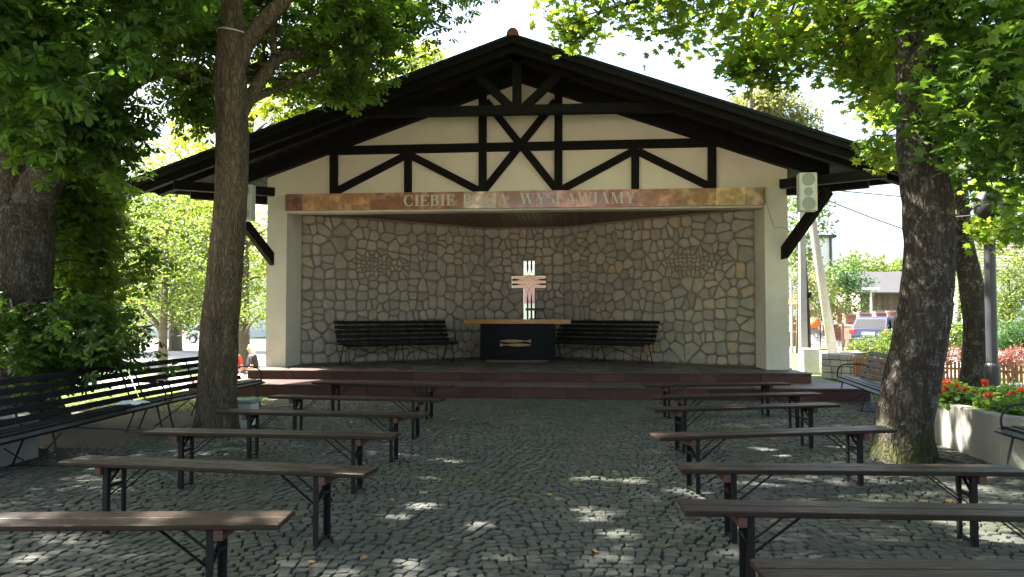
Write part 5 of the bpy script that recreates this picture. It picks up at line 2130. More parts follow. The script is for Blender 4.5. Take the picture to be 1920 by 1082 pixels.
t.tube([(sp.x, sp.y, -.05), (sp.x - .02, sp.y, 1.6), (sp.x - .12, sp.y, 3.6)], [.05, .045, .035], 8)
t.build('tube', M['lamp_paint'], spole)
t = MB()
t.tube([(sp.x, sp.y, 1.95), (sp.x, sp.y, 2.1)], [.065, .065], 8)
t.build('collar', M['steel_dark'], spole)
pp0, pp1 = gd(1562, 664, 23.0), gd(1522, 410, 21.0)
prop = thing('leaning_pole', 'pale weathered wooden prop pole leaning against the utility pole', 'pole', (pp0.x, pp0.y, -.03))
t = MB()
dv = (pp0 - pp1).normalized()
bb = pp0 + dv * ((pp0.z + .05) / -dv.z)
t.tube([bb, pp0.lerp(pp1, .5), pp1 - dv * .5], [.15, .12, .10], 10)
t.build('shaft', M['pole_concrete'], prop, smooth=True)
for i, (a, c, lab) in enumerate((((up_.x + .4, up_.y, 4.9), gd(1960, 390, 34), 'upper black overhead wire right of the shelter'), ((up_.x, up_.y, 4.9), gd(1960, 486, 30), 'sagging thin overhead wire right of the shelter'))):
    t = MB()
    a, c = Vector(a), Vector(c)
    t.tube([a.lerp(c, k / 12) - Vector((0, 0, .35 * 4 * (k / 12) * (1 - k / 12))) * (i * 1.0 + .1) for k in range(13)], .016, 5)
    tag(t.build('overhead_wire', M['steel_dark']), lab, 'wire')

# street lamp
lp0 = gd(1863, 790, 10.2)
lamp = thing('street_lamp', 'dark grey cylindrical lamp post behind the flower planter', 'street lamp', (lp0.x, lp0.y, -.03))
t = MB()
t.lathe([(.092, -.05), (.092, .78), (.086, .80), (.072, .82), (.072, 2.52), (.065, 2.54)], (lp0.x, lp0.y, 0), 18)
t.build('post', M['lamp_paint'], lamp, smooth=False)
t = MB()
t.lathe([(.032, 2.541), (.032, 2.75), (.05, 2.78)], (lp0.x, lp0.y, 0), 12)
t.build('neck', M['lamp_paint'], lamp)
t = MB()
t.lathe([(.05, 2.782), (.16, 2.86), (.19, 3.02), (.14, 3.16), (.04, 3.22)], (lp0.x, lp0.y, 0), 16)
t.build('lantern', M['lamp_paint'], lamp, smooth=True)

# low picket fence
f0, f1 = gz(1600, 716, -.03), gz(1985, 745, -.03)
fence = thing('picket_fence', 'low orange brown wooden picket fence along the garden bed', 'fence', tuple(f0))
d = (f1 - f0)
L = d.length
u = d / L
for k in range(int(L / .074)):
    p = f0 + u * (k * .074 + .03)
    t = MB()
    hgt = .53 + random.uniform(-.006, .006)
    nn = Vector((-u.y, u.x, 0)) * .009
    q = [p - u * .024, p + u * .024]
    V = []
    for nn_ in (-nn, nn):
        V += [q[0] + nn_ + Vector((0, 0, .02)), q[1] + nn_ + Vector((0, 0, .02)), q[1] + nn_ + Vector((0, 0, .02 + hgt)), q[0].lerp(q[1], .5) + nn_ + Vector((0, 0, .02 + hgt + .015)), q[0] + nn_ + Vector((0, 0, .02 + hgt))]
    t.add(V, [(0, 1, 2, 3, 4), (9, 8, 7, 6, 5)] + [(i, 5 + i, 5 + (i + 1) % 5, (i + 1) % 5) for i in range(5)])
    t.build('picket', M['picket'], fence)
for z_ in (.14, .42):
    t = MB()
    nn = Vector((-u.y, u.x, 0)) * .028
    t.beam(f0 + nn + Vector((0, 0, z_)), f1 + nn + Vector((0, 0, z_)), .03, .045)
    t.build('rail', M['picket'], fence)
# kerb strip in front of fence
t = MB()
nn = Vector((u.y, -u.x, 0)) * .16
t.beam(f0 + nn + Vector((0, 0, .0)), f1 + nn + Vector((0, 0, .0)), .12, .10)
tag(t.build('kerb', M['kerb']), kind='structure')

# block wall and gate pier at its left end
w0_, w1_ = gz(1540, 712, -.03), gz(1602, 716, -.03)
bw = thing('block_wall', 'low wall of pale rough stone blocks at the corner of the garden', 'wall', tuple(w0_))
u = (w1_ - w0_).normalized()
L = (w1_ - w0_).length
back = Vector((-u.y, u.x, 0))
core = MB()
core.beam(w0_ + back * .14 + Vector((0, 0, .29)), w1_ + back * .14 + Vector((0, 0, .29)), .20, .60)
dg = (back * 1.0 + u * -.15).normalized()
core.beam(w0_ + u * .14 + back * .2 + Vector((0, 0, .29)), w0_ + u * .14 + back * 4.2 + Vector((0, 0, .29)), .2, .60)
core.build('core', M['mortar'], bw)
for r_ in range(4):
    s_ = 0.0
    while s_ < L - .02:
        wd = min(random.uniform(.16, .28), L - s_)
        t = MB()
        c = w0_ + u * (s_ + wd / 2) + back * .03
        t.box((c.x, c.y, .07 + r_ * .15), (wd - .012, .09, .138), Matrix.Rotation(math.atan2(u.y, u.x), 3, 'Z'), ch=.015)
        t.build('block', M['wall_block'], bw)
        s_ += wd
    s_ = .1
    while s_ < 4.0:
        wd = random.uniform(.2, .34)
        t = MB()
        c = w0_ + back * (s_ + wd / 2) + u * .03
        t.box((c.x, c.y, .07 + r_ * .15), (wd - .012, .09, .138), Matrix.Rotation(math.atan2(back.y, back.x), 3, 'Z'), ch=.015)
        t.build('block', M['wall_block'], bw)
        s_ += wd
pz = gz(1536, 705, -.03)
t = MB()
t.box((pz.x, pz.y + .8, .29), (.42, .42, .66), ch=.02)
gp = t.build('concrete_pier', M['concrete_white'])
tag(gp, 'short white concrete pier beside the block wall', 'pier')

# flower planters (octagonal concrete)
def planter(cx_, cy_, ap_, h_, lab, rot=0, z0=-.03):
    p = thing('planter', lab, 'planter', (cx_, cy_, z0), 0, 'octagonal concrete planters')
    t = MB()
    n = 8
    Ro, Ri = ap_ / math.cos(math.pi / 8), (ap_ - .13) / math.cos(math.pi / 8)
    V = []
    for r_, z_ in ((Ro, z0), (Ro, h_ - .012), (Ro - .012, h_), (Ri, h_), (Ri, h_ - .2)):
        for k in range(n):
            a = 2 * math.pi * (k + .5) / n + rot
            V.append((cx_ + r_ * math.cos(a), cy_ + r_ * math.sin(a), z_))
    F = [(i * n + k, i * n + (k + 1) % n, (i + 1) * n + (k + 1) % n, (i + 1) * n + k) for i in range(4) for k in range(n)]
    t.add(V, F)
    t.build('rim_wall', M['concrete'], p)
    t = MB()
    t.add([(cx_ + Ri * 1.01 * math.cos(2 * math.pi * (k + .5) / n + rot), cy_ + Ri * 1.01 * math.sin(2 * math.pi * (k + .5) / n + rot), h_ - .09) for k in range(n)], [tuple(range(n))])
    t.build('soil', M['soil'], p, fix=False)
    return p


PX, PY = 6.52 - .62, 8.28
pl0, pl1 = gz(1744, 834, 0), gz(1880, 868, 0)
apo = 1.66
PX, PY = (pl0.x + pl1.x) / 2 + apo, (pl0.y + pl1.y) / 2
planter(PX, PY, apo, .49, 'big concrete planter with red geraniums at the right edge')
q0, q1 = gz(68, 858, 0), gz(-40, 876, 0)
planter(q0.x - 1.15, q0.y - .45, 1.15, .40, 'concrete planter behind the long bench at the left edge')

gnum = 0
GL = ['bushy red geranium at the left corner of the planter, next to the maple trunk', 'red geranium leaning over the planter rim', 'tall red geranium in front of the lamp post', 'red geranium near the middle of the planter',
      'red geranium at the right edge of the picture', 'low green geranium with few blooms on the planter front', 'red geranium at the back of the planter', 'white flowering geranium at the back right of the planter', 'white and red geranium behind the arm of the cut off bench']
spots = [(1758, 742, 8.9), (1790, 752, 8.5), (1850, 730, 9.0), (1820, 745, 8.7), (1915, 765, 8.0), (1870, 775, 7.8), (1780, 730, 9.2), (1900, 735, 9.0), (1925, 745, 8.6)]
for i, (px, py, d) in enumerate(spots):
    c = gd(px, py, d)
    base = Vector((c.x, c.y, .41))
    g = thing('geranium', GL[i], 'flower', tuple(base), 0, 'geraniums in the right planter')
    cents = [base + Vector((random.uniform(-.16, .16), random.uniform(-.16, .16), random.uniform(.02, .14))) for _ in range(7)]
    lv, sub = clump_points([tuple(q_) for q_ in cents], .12, 12, 6, .05)
    lv = lv[lv[:, 2] > .42]
    leaf_mesh('foliage', lv, .062, 'round', M['leaf_flower'], g, carved=False, tilt=.7)
    st = MB()
    for k in range(3 if i not in (5,) else 1):
        h_ = base + Vector((random.uniform(-.2, .2), random.uniform(-.2, .2), random.uniform(.15, .27)))
        st.tube([base + (h_ - base) * .2, h_], .004, 4, cap=False)
        pts = rng.normal(0, 1, (34, 3))
        pts = pts / np.linalg.norm(pts, axis=1)[:, None] * .034 * np.array([1, 1, .7]) + np.array(h_)
        o = leaf_mesh('bloom', pts, .032, 'round', M['white_petal'] if i in (7,) or (i == 8 and k < 2) else M['red_petal'], g, carved=False, tilt=1.2)
    st.build('stalks', M['leaf_flower'], g, fix=False)['kind'] = 'stuff'

# brick garden wall with piers
brick_proto = None


def brick_box(cx_, cy_, z0, z1, w_, dpt, parent, rotz=0.0):
    """coursed bricks round a core, joined (each a few pixels wide)"""
    t = MB()
    rot = Matrix.Rotation(rotz, 3, 'Z')
    n = max(1, int((z1 - z0) / .09))
    for r_ in range(n):
        nb_ = max(1, int(round(w_ / .25)))
        off = .5 if r_ % 2 else 0
        for k in range(nb_ + (1 if off else 0)):
            a = max(0, (k - off) * w_ / nb_)
            c = min(w_, (k + 1 - off) * w_ / nb_)
            p = rot @ Vector((-w_ / 2 + (a + c) / 2, -dpt / 2 + .03, 0))
            t.box((cx_ + p.x, cy_ + p.y, z0 + (r_ + .5) * (z1 - z0) / n), (c - a - .014, .07, (z1 - z0) / n - .014), rot)
        for sx in (-1, 1):
            p = rot @ Vector((sx * (w_ / 2 - .03), .035, 0))
            t.box((cx_ + p.x, cy_ + p.y, z0 + (r_ + .5) * (z1 - z0) / n), (.064, dpt - .09, (z1 - z0) / n - .014), rot)
    o = t.build('brick', M['brick'], parent, fix=False)
    o['kind'] = 'stuff'
    t = MB()
    t.box((cx_, cy_, (z0 + z1) / 2), (w_ - .03, dpt - .03, z1 - z0 - .004), rot)
    t.build('core', M['brick_mortar'], parent)


piers = [(1555, 607, 40, 640, .85), (1577, 580, 42, 625, .62), (1592, 588, 40, 632, .55), (1620, 586, 39, 630, .62), (1651, 585, 38, 628, .62), (1678, 583, 37, 626, .62), (1708, 580, 36, 624, .62), (1491, 592, 40, 640, .6), (1505, 600, 40, 640, .5), (1523, 581, 46, 630, .5)]
PL = ['tall broad pier left of the parked blue car', 'pier with the pale cap just right of the leaning pole', 'stubby pier close beside the leaning pole', 'pier above the rear of the blue car', 'pier above the middle of the blue car', 'pier next to the maple trunk', 'pier hidden behind the maple trunk', 'pier next to the shelter wall', 'pier behind the concrete utility pole', 'pier behind the orange mixer']
for (px, py, d, pb_, w_), lab in zip(piers, PL):
    c = gd(px, py, d)
    p_ = thing('brick_pier', 'red brick garden ' + lab, 'brick pier', (c.x, c.y, 0), 0, 'red brick garden piers')
    brick_box(c.x, c.y, -.04, c.z - .07, w_, .45, p_)
    t = MB()
    t.box((c.x, c.y, c.z - .034), (w_ + .08, .53, .068))
    t.build('cap', M['cap_stone'], p_)
a, c = gd(1556, 640, 40.3), gd(1730, 612, 36.3)
gw = thing('garden_wall', 'low red brick wall behind the parked blue car', 'wall', (a.x, a.y, 0))
ang = math.atan2(c.y - a.y, c.x - a.x)
brick_box((a.x + c.x) / 2, (a.y + c.y) / 2, -.04, .92, math.hypot(c.x - a.x, c.y - a.y), .3, gw, ang)
t = MB()
t.beam((a.x, a.y, .955), (c.x, c.y, .955), .38, .07)
t.build('cap', M['cap_stone'], gw)
a, c = gd(1470, 640, 37), gd(1502, 640, 37)
gw = thing('garden_wall', 'short red brick wall between the shelter and the utility pole', 'wall', (a.x, a.y, 0))
brick_box((a.x + c.x) / 2, (a.y + c.y) / 2, -.04, .68, (c - a).length, .3, gw)
a, c = gd(1560, 600, 56), gd(1730, 588, 52)
tw = thing('terrace_wall', 'pale stepped garden wall below the barn', 'wall', (a.x, a.y, 0))
t = MB()
t.beam((a.x, a.y, .75), (c.x, c.y, .75), .4, 1.6)
t.build('core', M['cap_stone'], tw)
# rubble heaps
for px, d, w_, h_, lab in ((1655, 46, 2.2, 1.5, 'grey heap of building sand in front of the barn'), (1528, 38, 1.8, .8, 'grey gravel heap beside the orange mixer')):
    c = zt_(px, d)
    t = MB()
    V, F = [(c.x, c.y, h_)], []
    for r_ in range(1, 7):
        for k in range(20):
            a = 2 * math.pi * k / 20
            rr = w_ * r_ / 6 * (1 + .15 * noise.noise(Vector((math.cos(a) * 2, math.sin(a) * 2, d))))
            V.append((c.x + rr * math.cos(a), c.y + rr * math.sin(a), h_ * (1 - r_ / 6) ** 1.2 - .04))
    F += [(0, 1 + k, 1 + (k + 1) % 20) for k in range(20)]
    for r_ in range(5):
        F += [(1 + r_ * 20 + k, 1 + r_ * 20 + 20 + k, 1 + r_ * 20 + 20 + (k + 1) % 20, 1 + r_ * 20 + (k + 1) % 20) for k in range(20)]
    t.add(V, F)
    tag(t.build('sand_heap', M['concrete'], smooth=True), lab, 'heap')
# orange mixer
c = zt_(1527, 36)
mx = thing('concrete_mixer', 'small orange concrete mixer beyond the utility pole', 'mixer', tuple(c))
t = MB()
zc = gd(1527, 605, 36).z
t.lathe([(.10, -.24), (.25, -.14), (.27, .03), (.18, .20), (.14, .23)], (c.x, c.y, zc), 14)
t.build('drum', M['orange'], mx, smooth=True)
t = MB()
t.tube([(c.x - .28, c.y, zc), (c.x - .26, c.y, -.02), (c.x + .26, c.y, -.02), (c.x + .28, c.y, zc)], .03, 6)
t.build('stand', M['steel_dark'], mx)
# orange parasol near shelter edge
c = zt_(1484, 34)
ps = thing('orange_parasol', 'orange parasol partly hidden behind the right corner of the shelter', 'parasol', tuple(c))
t = MB()
zc = gd(1484, 565, 34).z
t.lathe([(.9, -.2), (.92, -.14), (.05, .12)], (c.x, c.y, zc), 8)
t.build('canopy', M['orange'], ps)
t = MB()
t.tube([(c.x, c.y, -.03), (c.x, c.y, zc)], .03, 6)
t.build('pole', M['lamp_paint'], ps)
# thin street lamp by the barn
c = zt_(1634, 47)
sl2 = thing('street_lamp', 'slim grey street lamp in front of the barn', 'street lamp', tuple(c))
t = MB()
zc = gd(1634, 543, 47).z
t.tube([(c.x, c.y, -.05), (c.x, c.y, zc)], [.09, .06], 8)
t.build('post', M['pole_concrete'], sl2)
t = MB()
t.box((c.x, c.y, zc + .05), (1.0, .25, .10), ch=.03)
t.build('lamp_head', M['house_white'], sl2)
c = zt_(1484.5, 30)
wp = thing('fence_post', 'thin blue grey post close to the right corner of the shelter', 'post', tuple(c))
t = MB()
t.tube([(c.x, c.y, -.05), (c.x, c.y, gd(1484, 525, 30).z)], .05, 8)
t.build('post', M['pole_concrete'], wp)
c = zt_(1580, 29.5)
wp = thing('wooden_stake', 'pale wooden stake in front of the blue car', 'post', tuple(c))
t = MB()
t.box((c.x, c.y, gd(1580, 607, 29.5).z / 2), (.08, .08, gd(1580, 607, 29.5).z + .06))
t.build('post', M['barn_wood'], wp)


def window_on(parent, x0, x1, z0, z1, y, normal=-1, nm='window'):
    t = MB()
    fw_ = .07
    for (a, b_, c_, d_) in ((x0, x1, z0, z0 + fw_), (x0, x1, z1 - fw_, z1), (x0, x0 + fw_, z0 + fw_, z1 - fw_), (x1 - fw_, x1, z0 + fw_, z1 - fw_), ((x0 + x1) / 2 - .03, (x0 + x1) / 2 + .03, z0 + fw_, z1 - fw_)):
        t.box(((a + b_) / 2, y + normal * .02, (c_ + d_) / 2), (b_ - a, .06, d_ - c_))
    w_ = t.build(nm, M['house_white'], parent)
    t = MB()
    t.box(((x0 + x1) / 2, y + normal * .004, (z0 + z1) / 2), (x1 - x0 - .02, .012, z1 - z0 - .02))
    t.build('pane', M['window_dark'], w_)


# barn
a, c = gd(1600, 590, 58), gd(1780, 590, 58)
barn = thing('barn', 'brown board barn with a grey corrugated roof beyond the blue car', 'barn', (a.x, a.y, 0))
z_e, z_r = gd(1600, 549, 58).z, gd(1600, 512, 60).z
t = MB()
x0b, x1b = a.x + .6, c.x + 6
t.box(((x0b + x1b) / 2, a.y + 3, z_e / 2), (x1b - x0b, 5.6, z_e + .1))
t.build('wall', M['pink_brick'], barn)
k = x0b
while k < x0b + 11:
    t = MB()
    t.box((k + .11, a.y + .17, (z_e + 1.9) / 2), (.205, .05, z_e - 1.9))
    t.build('board', M['barn_wood'], barn)
    k += .22
t = MB()
t.prism([(a.y - .5, z_e - .12), (a.y + 3, z_r), (a.y + 6.5, z_e - .12), (a.y + 6.5, z_e + .02), (a.y + 3, z_r + .16), (a.y - .5, z_e + .02)], 'x', x0b - .5, x1b + .5)
t.build('roof', M['roof_grey'], barn)
# white apartment block
a, c = gd(1500, 560, 75), gd(1561, 560, 75)
zt3 = gd(1540, 446, 75).z
apt = thing('apartment_building', 'white flat roofed apartment block behind the utility poles', 'building', (a.x, a.y, 0))
t = MB()
t.box(((a.x - 6 + c.x) / 2, a.y + 5, zt3 / 2), (c.x - a.x + 6, 10, zt3))
t.build('wall', M['house_white'], apt)
t = MB()
t.box(((a.x - 6 + c.x) / 2, a.y + 5, zt3 + .15), (c.x - a.x + 6.6, 10.6, .3))
t.build('roof', M['roof_grey'], apt)
t = MB()
t.tube([(c.x - .25, a.y - .1, 0), (c.x - .25, a.y - .1, zt3)], .12, 6)
t.build('downpipe', M['roof_grey'], apt)
for r_ in range(2):
    window_on(apt, a.x + .2, a.x + 1.3, zt3 - 2.4 - r_ * 3, zt3 - 1.0 - r_ * 3, a.y)
# house with tiled roof at far right
a, c = gd(1828, 500, 42), gd(2080, 500, 42)
ze_, zr_ = gd(1830, 505, 42).z, gd(1880, 437, 45).z
hs = thing('house', 'house with a pale brown tiled roof behind the garden tree at far right', 'house', (a.x, a.y, 0))
t = MB()
t.box(((a.x + c.x) / 2, a.y + 4, ze_ / 2), (c.x - a.x, 7.4, ze_))
t.build('wall', M['house_white'], hs)
rf = MB()
rf.prism([(a.y - .4, ze_ - .1), (a.y + 4, zr_), (a.y + 8.4, ze_ - .1), (a.y + 8.4, ze_ - .25), (a.y - .4, ze_ - .25)], 'x', a.x - .4, c.x + .4)
rfo = rf.build('roof', M['roof_brown'], hs)
nrow = 13
for r_ in range(nrow):
    t = MB()
    u0, u1 = r_ / nrow, (r_ + 1.12) / nrow
    ya, za = a.y - .4 + 4.4 * u0, ze_ - .1 + (zr_ - ze_ + .1) * u0
    yb, zb_ = a.y - .4 + 4.4 * u1, ze_ - .1 + (zr_ - ze_ + .1) * u1
    t.prism([(ya, za + .06), (yb, zb_ + .01), (yb, zb_ - .0), (ya, za + .01)], 'x', a.x - .4, c.x + .4)
    t.build('tile_row', M['roof_brown'], rfo)
window_on(hs, a.x + 1.2, a.x + 2.2, 1.2, 2.6, a.y)
window_on(hs, a.x + 4.2, a.x + 5.2, 1.2, 2.6, a.y)
# second pole by the house
c = zt_(1834, 38)
up2 = thing('utility_pole', 'pale utility pole in front of the tiled house roof', 'pole', tuple(c))
t = MB()
t.tube([(c.x, c.y, -.05), (c.x, c.y, gd(1834, 425, 38).z)], [.22, .17], 8)
t.build('shaft', M['pole_concrete'], up2)

# pink brick house seen through the cross window
HY = 31.0
za_ = gy(990, 509, HY).z
zb2 = gy(990, 517, HY).z
zc2 = gy(990, 569, HY).z
ph = thing('brick_house', 'pink brick house seen only through the cross shaped window', 'house', (-1, HY, 0))
t = MB()
t.box((-1.2, HY + 3, (zc2 + zb2) / 2), (9, 6, zb2 - zc2 - .002))
t.build('wall', M['pink_brick'], ph)
t = MB()
t.box((-1.2, HY + 2.97, zc2 / 2 - .05), (9.1, 6.1, zc2 + .1))
t.build('plinth', M['house_white'], ph)
t = MB()
t.box((-1.2, HY + 2.8, (za_ + zb2) / 2), (9.6, 6.6, za_ - zb2))
t.build('cornice', M['house_white'], ph)
t = MB()
t.prism([(HY - .1, za_ + .002), (HY + 5.8, za_ + .002), (HY + 3, za_ + .5)], 'x', -5.8, 3.4)
t.build('roof', M['roof_grey'], ph)

# pale building far left beyond the road
c = gd(250, 600, 70)
lb = thing('house', 'pale house beyond the road glimpsed through the left trees', 'house', (c.x, c.y, -.6))
t = MB()
t.box((c.x - 2, c.y + 5, 2.4), (26, 9, 6))
t.build('wall', M['house_white'], lb)
t = MB()
t.prism([(c.y - .3, 5.402), (c.y + 10, 5.402), (c.y + 5, 8.2)], 'x', c.x - 15.4, c.x + 11.4)
t.build('roof', M['roof_brown'], lb)
for k in range(6):
    window_on(lb, c.x - 12 + k * 4, c.x - 10.8 + k * 4, .6, 2.2, c.y + .5)


# ---------------------------------------------------------------- cars
def make_car(label, paint, L=4.4, W=1.74, H=1.46, estate=True):
    car = thing('parked_car', label, 'car')
    belt = .88
    # side outline, x forward
    if estate:
        prof = [(-L / 2, .38), (-L / 2 - .02, .62), (-L / 2 + .06, .92), (-L / 2 + .42, H - .06), (-L / 2 + .7, H), (.25, H - .02), (.55, H - .09), (1.25, belt + .04), (1.9, belt - .1), (L / 2 - .06, .66), (L / 2, .45), (L / 2 - .03, .25), (-L / 2 + .05, .25)]
    else:
        prof = [(-L / 2, .38), (-L / 2 - .02, .6), (-L / 2 + .05, .92), (-L / 2 + .55, .98), (-L / 2 + 1.2, H - .05), (-L / 2 + 1.6, H), (.2, H - .02), (.5, H - .09), (1.25, belt + .02), (1.9, belt - .1), (L / 2 - .06, .64), (L / 2, .45), (L / 2 - .03, .25), (-L / 2 + .05, .25)]

    def hw(x_, z_):
        w_ = W / 2
        if z_ > belt:
            w_ -= (z_ - belt) * .34
        if z_ < .4:
            w_ -= (.4 - z_) * .25
        ex = max(0, abs(x_) - L / 2 + .5)
        return w_ - ex * ex * .45
    n = len(prof)
    t = MB()
    sec = [(-1, 0.0), (-.93, .03), (.93, .03), (1, 0)]
    V = []
    for s, grow in sec:
        for x_, z_ in prof:
            sc_ = 1.0 if abs(s) == 1 else 1.012
            V.append((x_ * (1.0 if abs(s) < 1 else .985), s * hw(x_, z_), z_ if abs(s) < 1 else z_ - (.03 if z_ > H - .1 else 0)))
    F = []
    for k in range(3):
        for i in range(n):
            j = (i + 1) % n
            F.append((k * n + i, k * n + j, (k + 1) * n + j, (k + 1) * n + i))
    F.append(tuple(range(n)))
    F.append(tuple(range(3 * n, 4 * n))[::-1])
    t.add(V, F)
    t.build('body', M[paint], car, False)

    def side_panel(name, pts, m, out=.006):
        for s in (-1, 1):
            t = MB()
            A_ = [(x_, s * (hw(x_, z_) + out), z_) for x_, z_ in pts]
            B_ = [(x_, s * (hw(x_, z_) - .03), z_) for x_, z_ in pts]
            k_ = len(pts)
            t.add(A_ + B_, [tuple(range(k_)), tuple(range(2 * k_ - 1, k_ - 1, -1))] + [(i, (i + 1) % k_, k_ + (i + 1) % k_, k_ + i) for i in range(k_)])
            t.build(name, m, car, False)
    xb = -L / 2
    if estate:
        side_panel('side_window', [(xb + .42, belt + .06), (xb + 1.1, belt + .04), (xb + 1.1, H - .11), (xb + .62, H - .12)], M['car_glass'])
        side_panel('side_window', [(xb + 1.16, belt + .04), (xb + 2.1, belt + .02), (xb + 2.1, H - .10), (xb + 1.16, H - .10)], M['car_glass'])
        side_panel('side_window', [(xb + 2.17, belt + .02), (1.0, belt + .03), (.5, H - .15), (.25, H - .11), (xb + 2.17, H - .10)], M['car_glass'])
        rear = [(-L / 2 + .085, .95), (-L / 2 + .40, H - .11)]
    else:
        side_panel('side_window', [(xb + .85, belt + .10), (xb + 2.1, belt + .02), (xb + 2.1, H - .10), (xb + 1.3, H - .12)], M['car_glass'])
        side_panel('side_window', [(xb + 2.17, belt + .02), (1.0, belt + .03), (.5, H - .15), (.25, H - .11), (xb + 2.17, H - .10)], M['car_glass'])
        rear = [(-L / 2 + .62, 1.02), (-L / 2 + 1.16, H - .10)]
    for nm, ends, off in (('rear_window', rear, -.014), ('windscreen', [(1.22, belt + .07), (.58, H - .12)], .014)):
        t = MB()
        (xa, za), (xc, zc) = ends
        V = []
        for dx in (off, off * -.6):
            for x_, z_, y_ in ((xa, za, .86), (xa, za, -.86), (xc, zc, -.84), (xc, zc, .84)):
                V.append((x_ + dx, y_ * hw(x_, z_), z_ + abs(dx) * .3))
        t.add(V, [(0, 1, 2, 3), (7, 6, 5, 4), (0, 4, 5, 1), (1, 5, 6, 2), (2, 6, 7, 3), (3, 7, 4, 0)])
        t.build(nm, M['car_glass'], car, False)
    for s in (-1, 1):
        t = MB()
        t.box((-L / 2 + .09, s * (W / 2 - .17), .80), (.20, .26, .20), ch=.03)
        t.build('tail_light', M['tail_red'], car, False)
        t = MB()
        t.box((L / 2 - .12, s * (W / 2 - .22), .68), (.2, .3, .14), ch=.03)
        t.build('headlight', M['rim'], car, False)
        t = MB()
        t.box((.72, s * (W / 2 + .06), .98), (.12, .18, .12), ch=.03)
        t.build('mirror', M[paint], car, False)
    t = MB()
    t.box((-L / 2 - .04, 0, .42), (.16, W - .16, .2), ch=.04)
    t.build('bumper', M[paint], car, False)
    t = MB()
    t.box((-L / 2 - .005, 0, .72), (.05, .52, .115), ch=.005)
    t.build('number_plate', M['house_white'], car, False)
    for x_ in (-1.30, 1.32):
        for s in (-1, 1):
            yy_ = s * (W / 2 - .10)
            t = MB()
            nn_ = 20
            for ra, rb, y0, y1 in ((.31, .31, -.10, .11),):
                V = []
                for r_, y_ in ((.20, .105), (.30, .11), (.315, .07), (.315, -.10)):
                    V += [(x_ + r_ * math.cos(2 * math.pi * k / nn_), yy_ + s * y_, .315 + r_ * math.sin(2 * math.pi * k / nn_)) for k in range(nn_)]
                F = [(i * nn_ + k, i * nn_ + (k + 1) % nn_, (i + 1) * nn_ + (k + 1) % nn_, (i + 1) * nn_ + k) for i in range(3) for k in range(nn_)]
                t.add(V, F)
            wh = t.build('wheel', M['tyre'], car, False)
            t = MB()
            V = [(x_ + .2 * math.cos(2 * math.pi * k / nn_), yy_ + s * .10, .315 + .2 * math.sin(2 * math.pi * k / nn_)) for k in range(nn_)]
            for k in range(5):
                a_ = 2 * math.pi * k / 5
                t.beam((x_, yy_ + s * .10, .315), (x_ + .19 * math.cos(a_), yy_ + s * .10, .315 + .19 * math.sin(a_)), .05, .02, up=(0, 1, 0))
            t.build('rim', M['rim'], wh, False)
            t = MB()
            V = [(x_ + .36 * math.cos(math.pi * k / 12), s * (W / 2 + .004), .315 + .36 * math.sin(math.pi * k / 12)) for k in range(13)] + [(x_ + .3 * math.cos(math.pi * k / 12), s * (W / 2 + .004), .315 + .3 * math.sin(math.pi * k / 12)) for k in range(13)]
            t.add(V, [(k, k + 1, 14 + k, 13 + k) for k in range(12)])
            t.build('wheel_arch', M['tyre'], car, False, fix=False)
    return car


cn = make_car('dark blue estate car parked with its rear towards the square, right of the shelter', 'car_navy')
p = gd(1606, 640, 32.5)
hd = R(50)
cn.matrix_basis = Matrix.Translation((p.x + .5 + math.cos(hd) * 2.2, p.y + math.sin(hd) * 2.2, -.027)) @ Matrix.Rotation(hd, 4, 'Z')
cs2 = make_car('silver car parked across the road behind the slim tree trunk', 'car_silver', estate=False)
p = gd(372, 630, 57)
cs2.matrix_basis = Matrix.Translation((p.x + 1.3, p.y, -.59)) @ Matrix.Rotation(0, 4, 'Z')
cd2 = make_car('dark grey car parked across the road at far left, mostly behind chestnut leaves', 'car_dark', estate=False)
p = gd(214, 630, 57)
cd2.matrix_basis = Matrix.Translation((p.x, p.y, -.59)) @ Matrix.Rotation(math.pi, 4, 'Z')


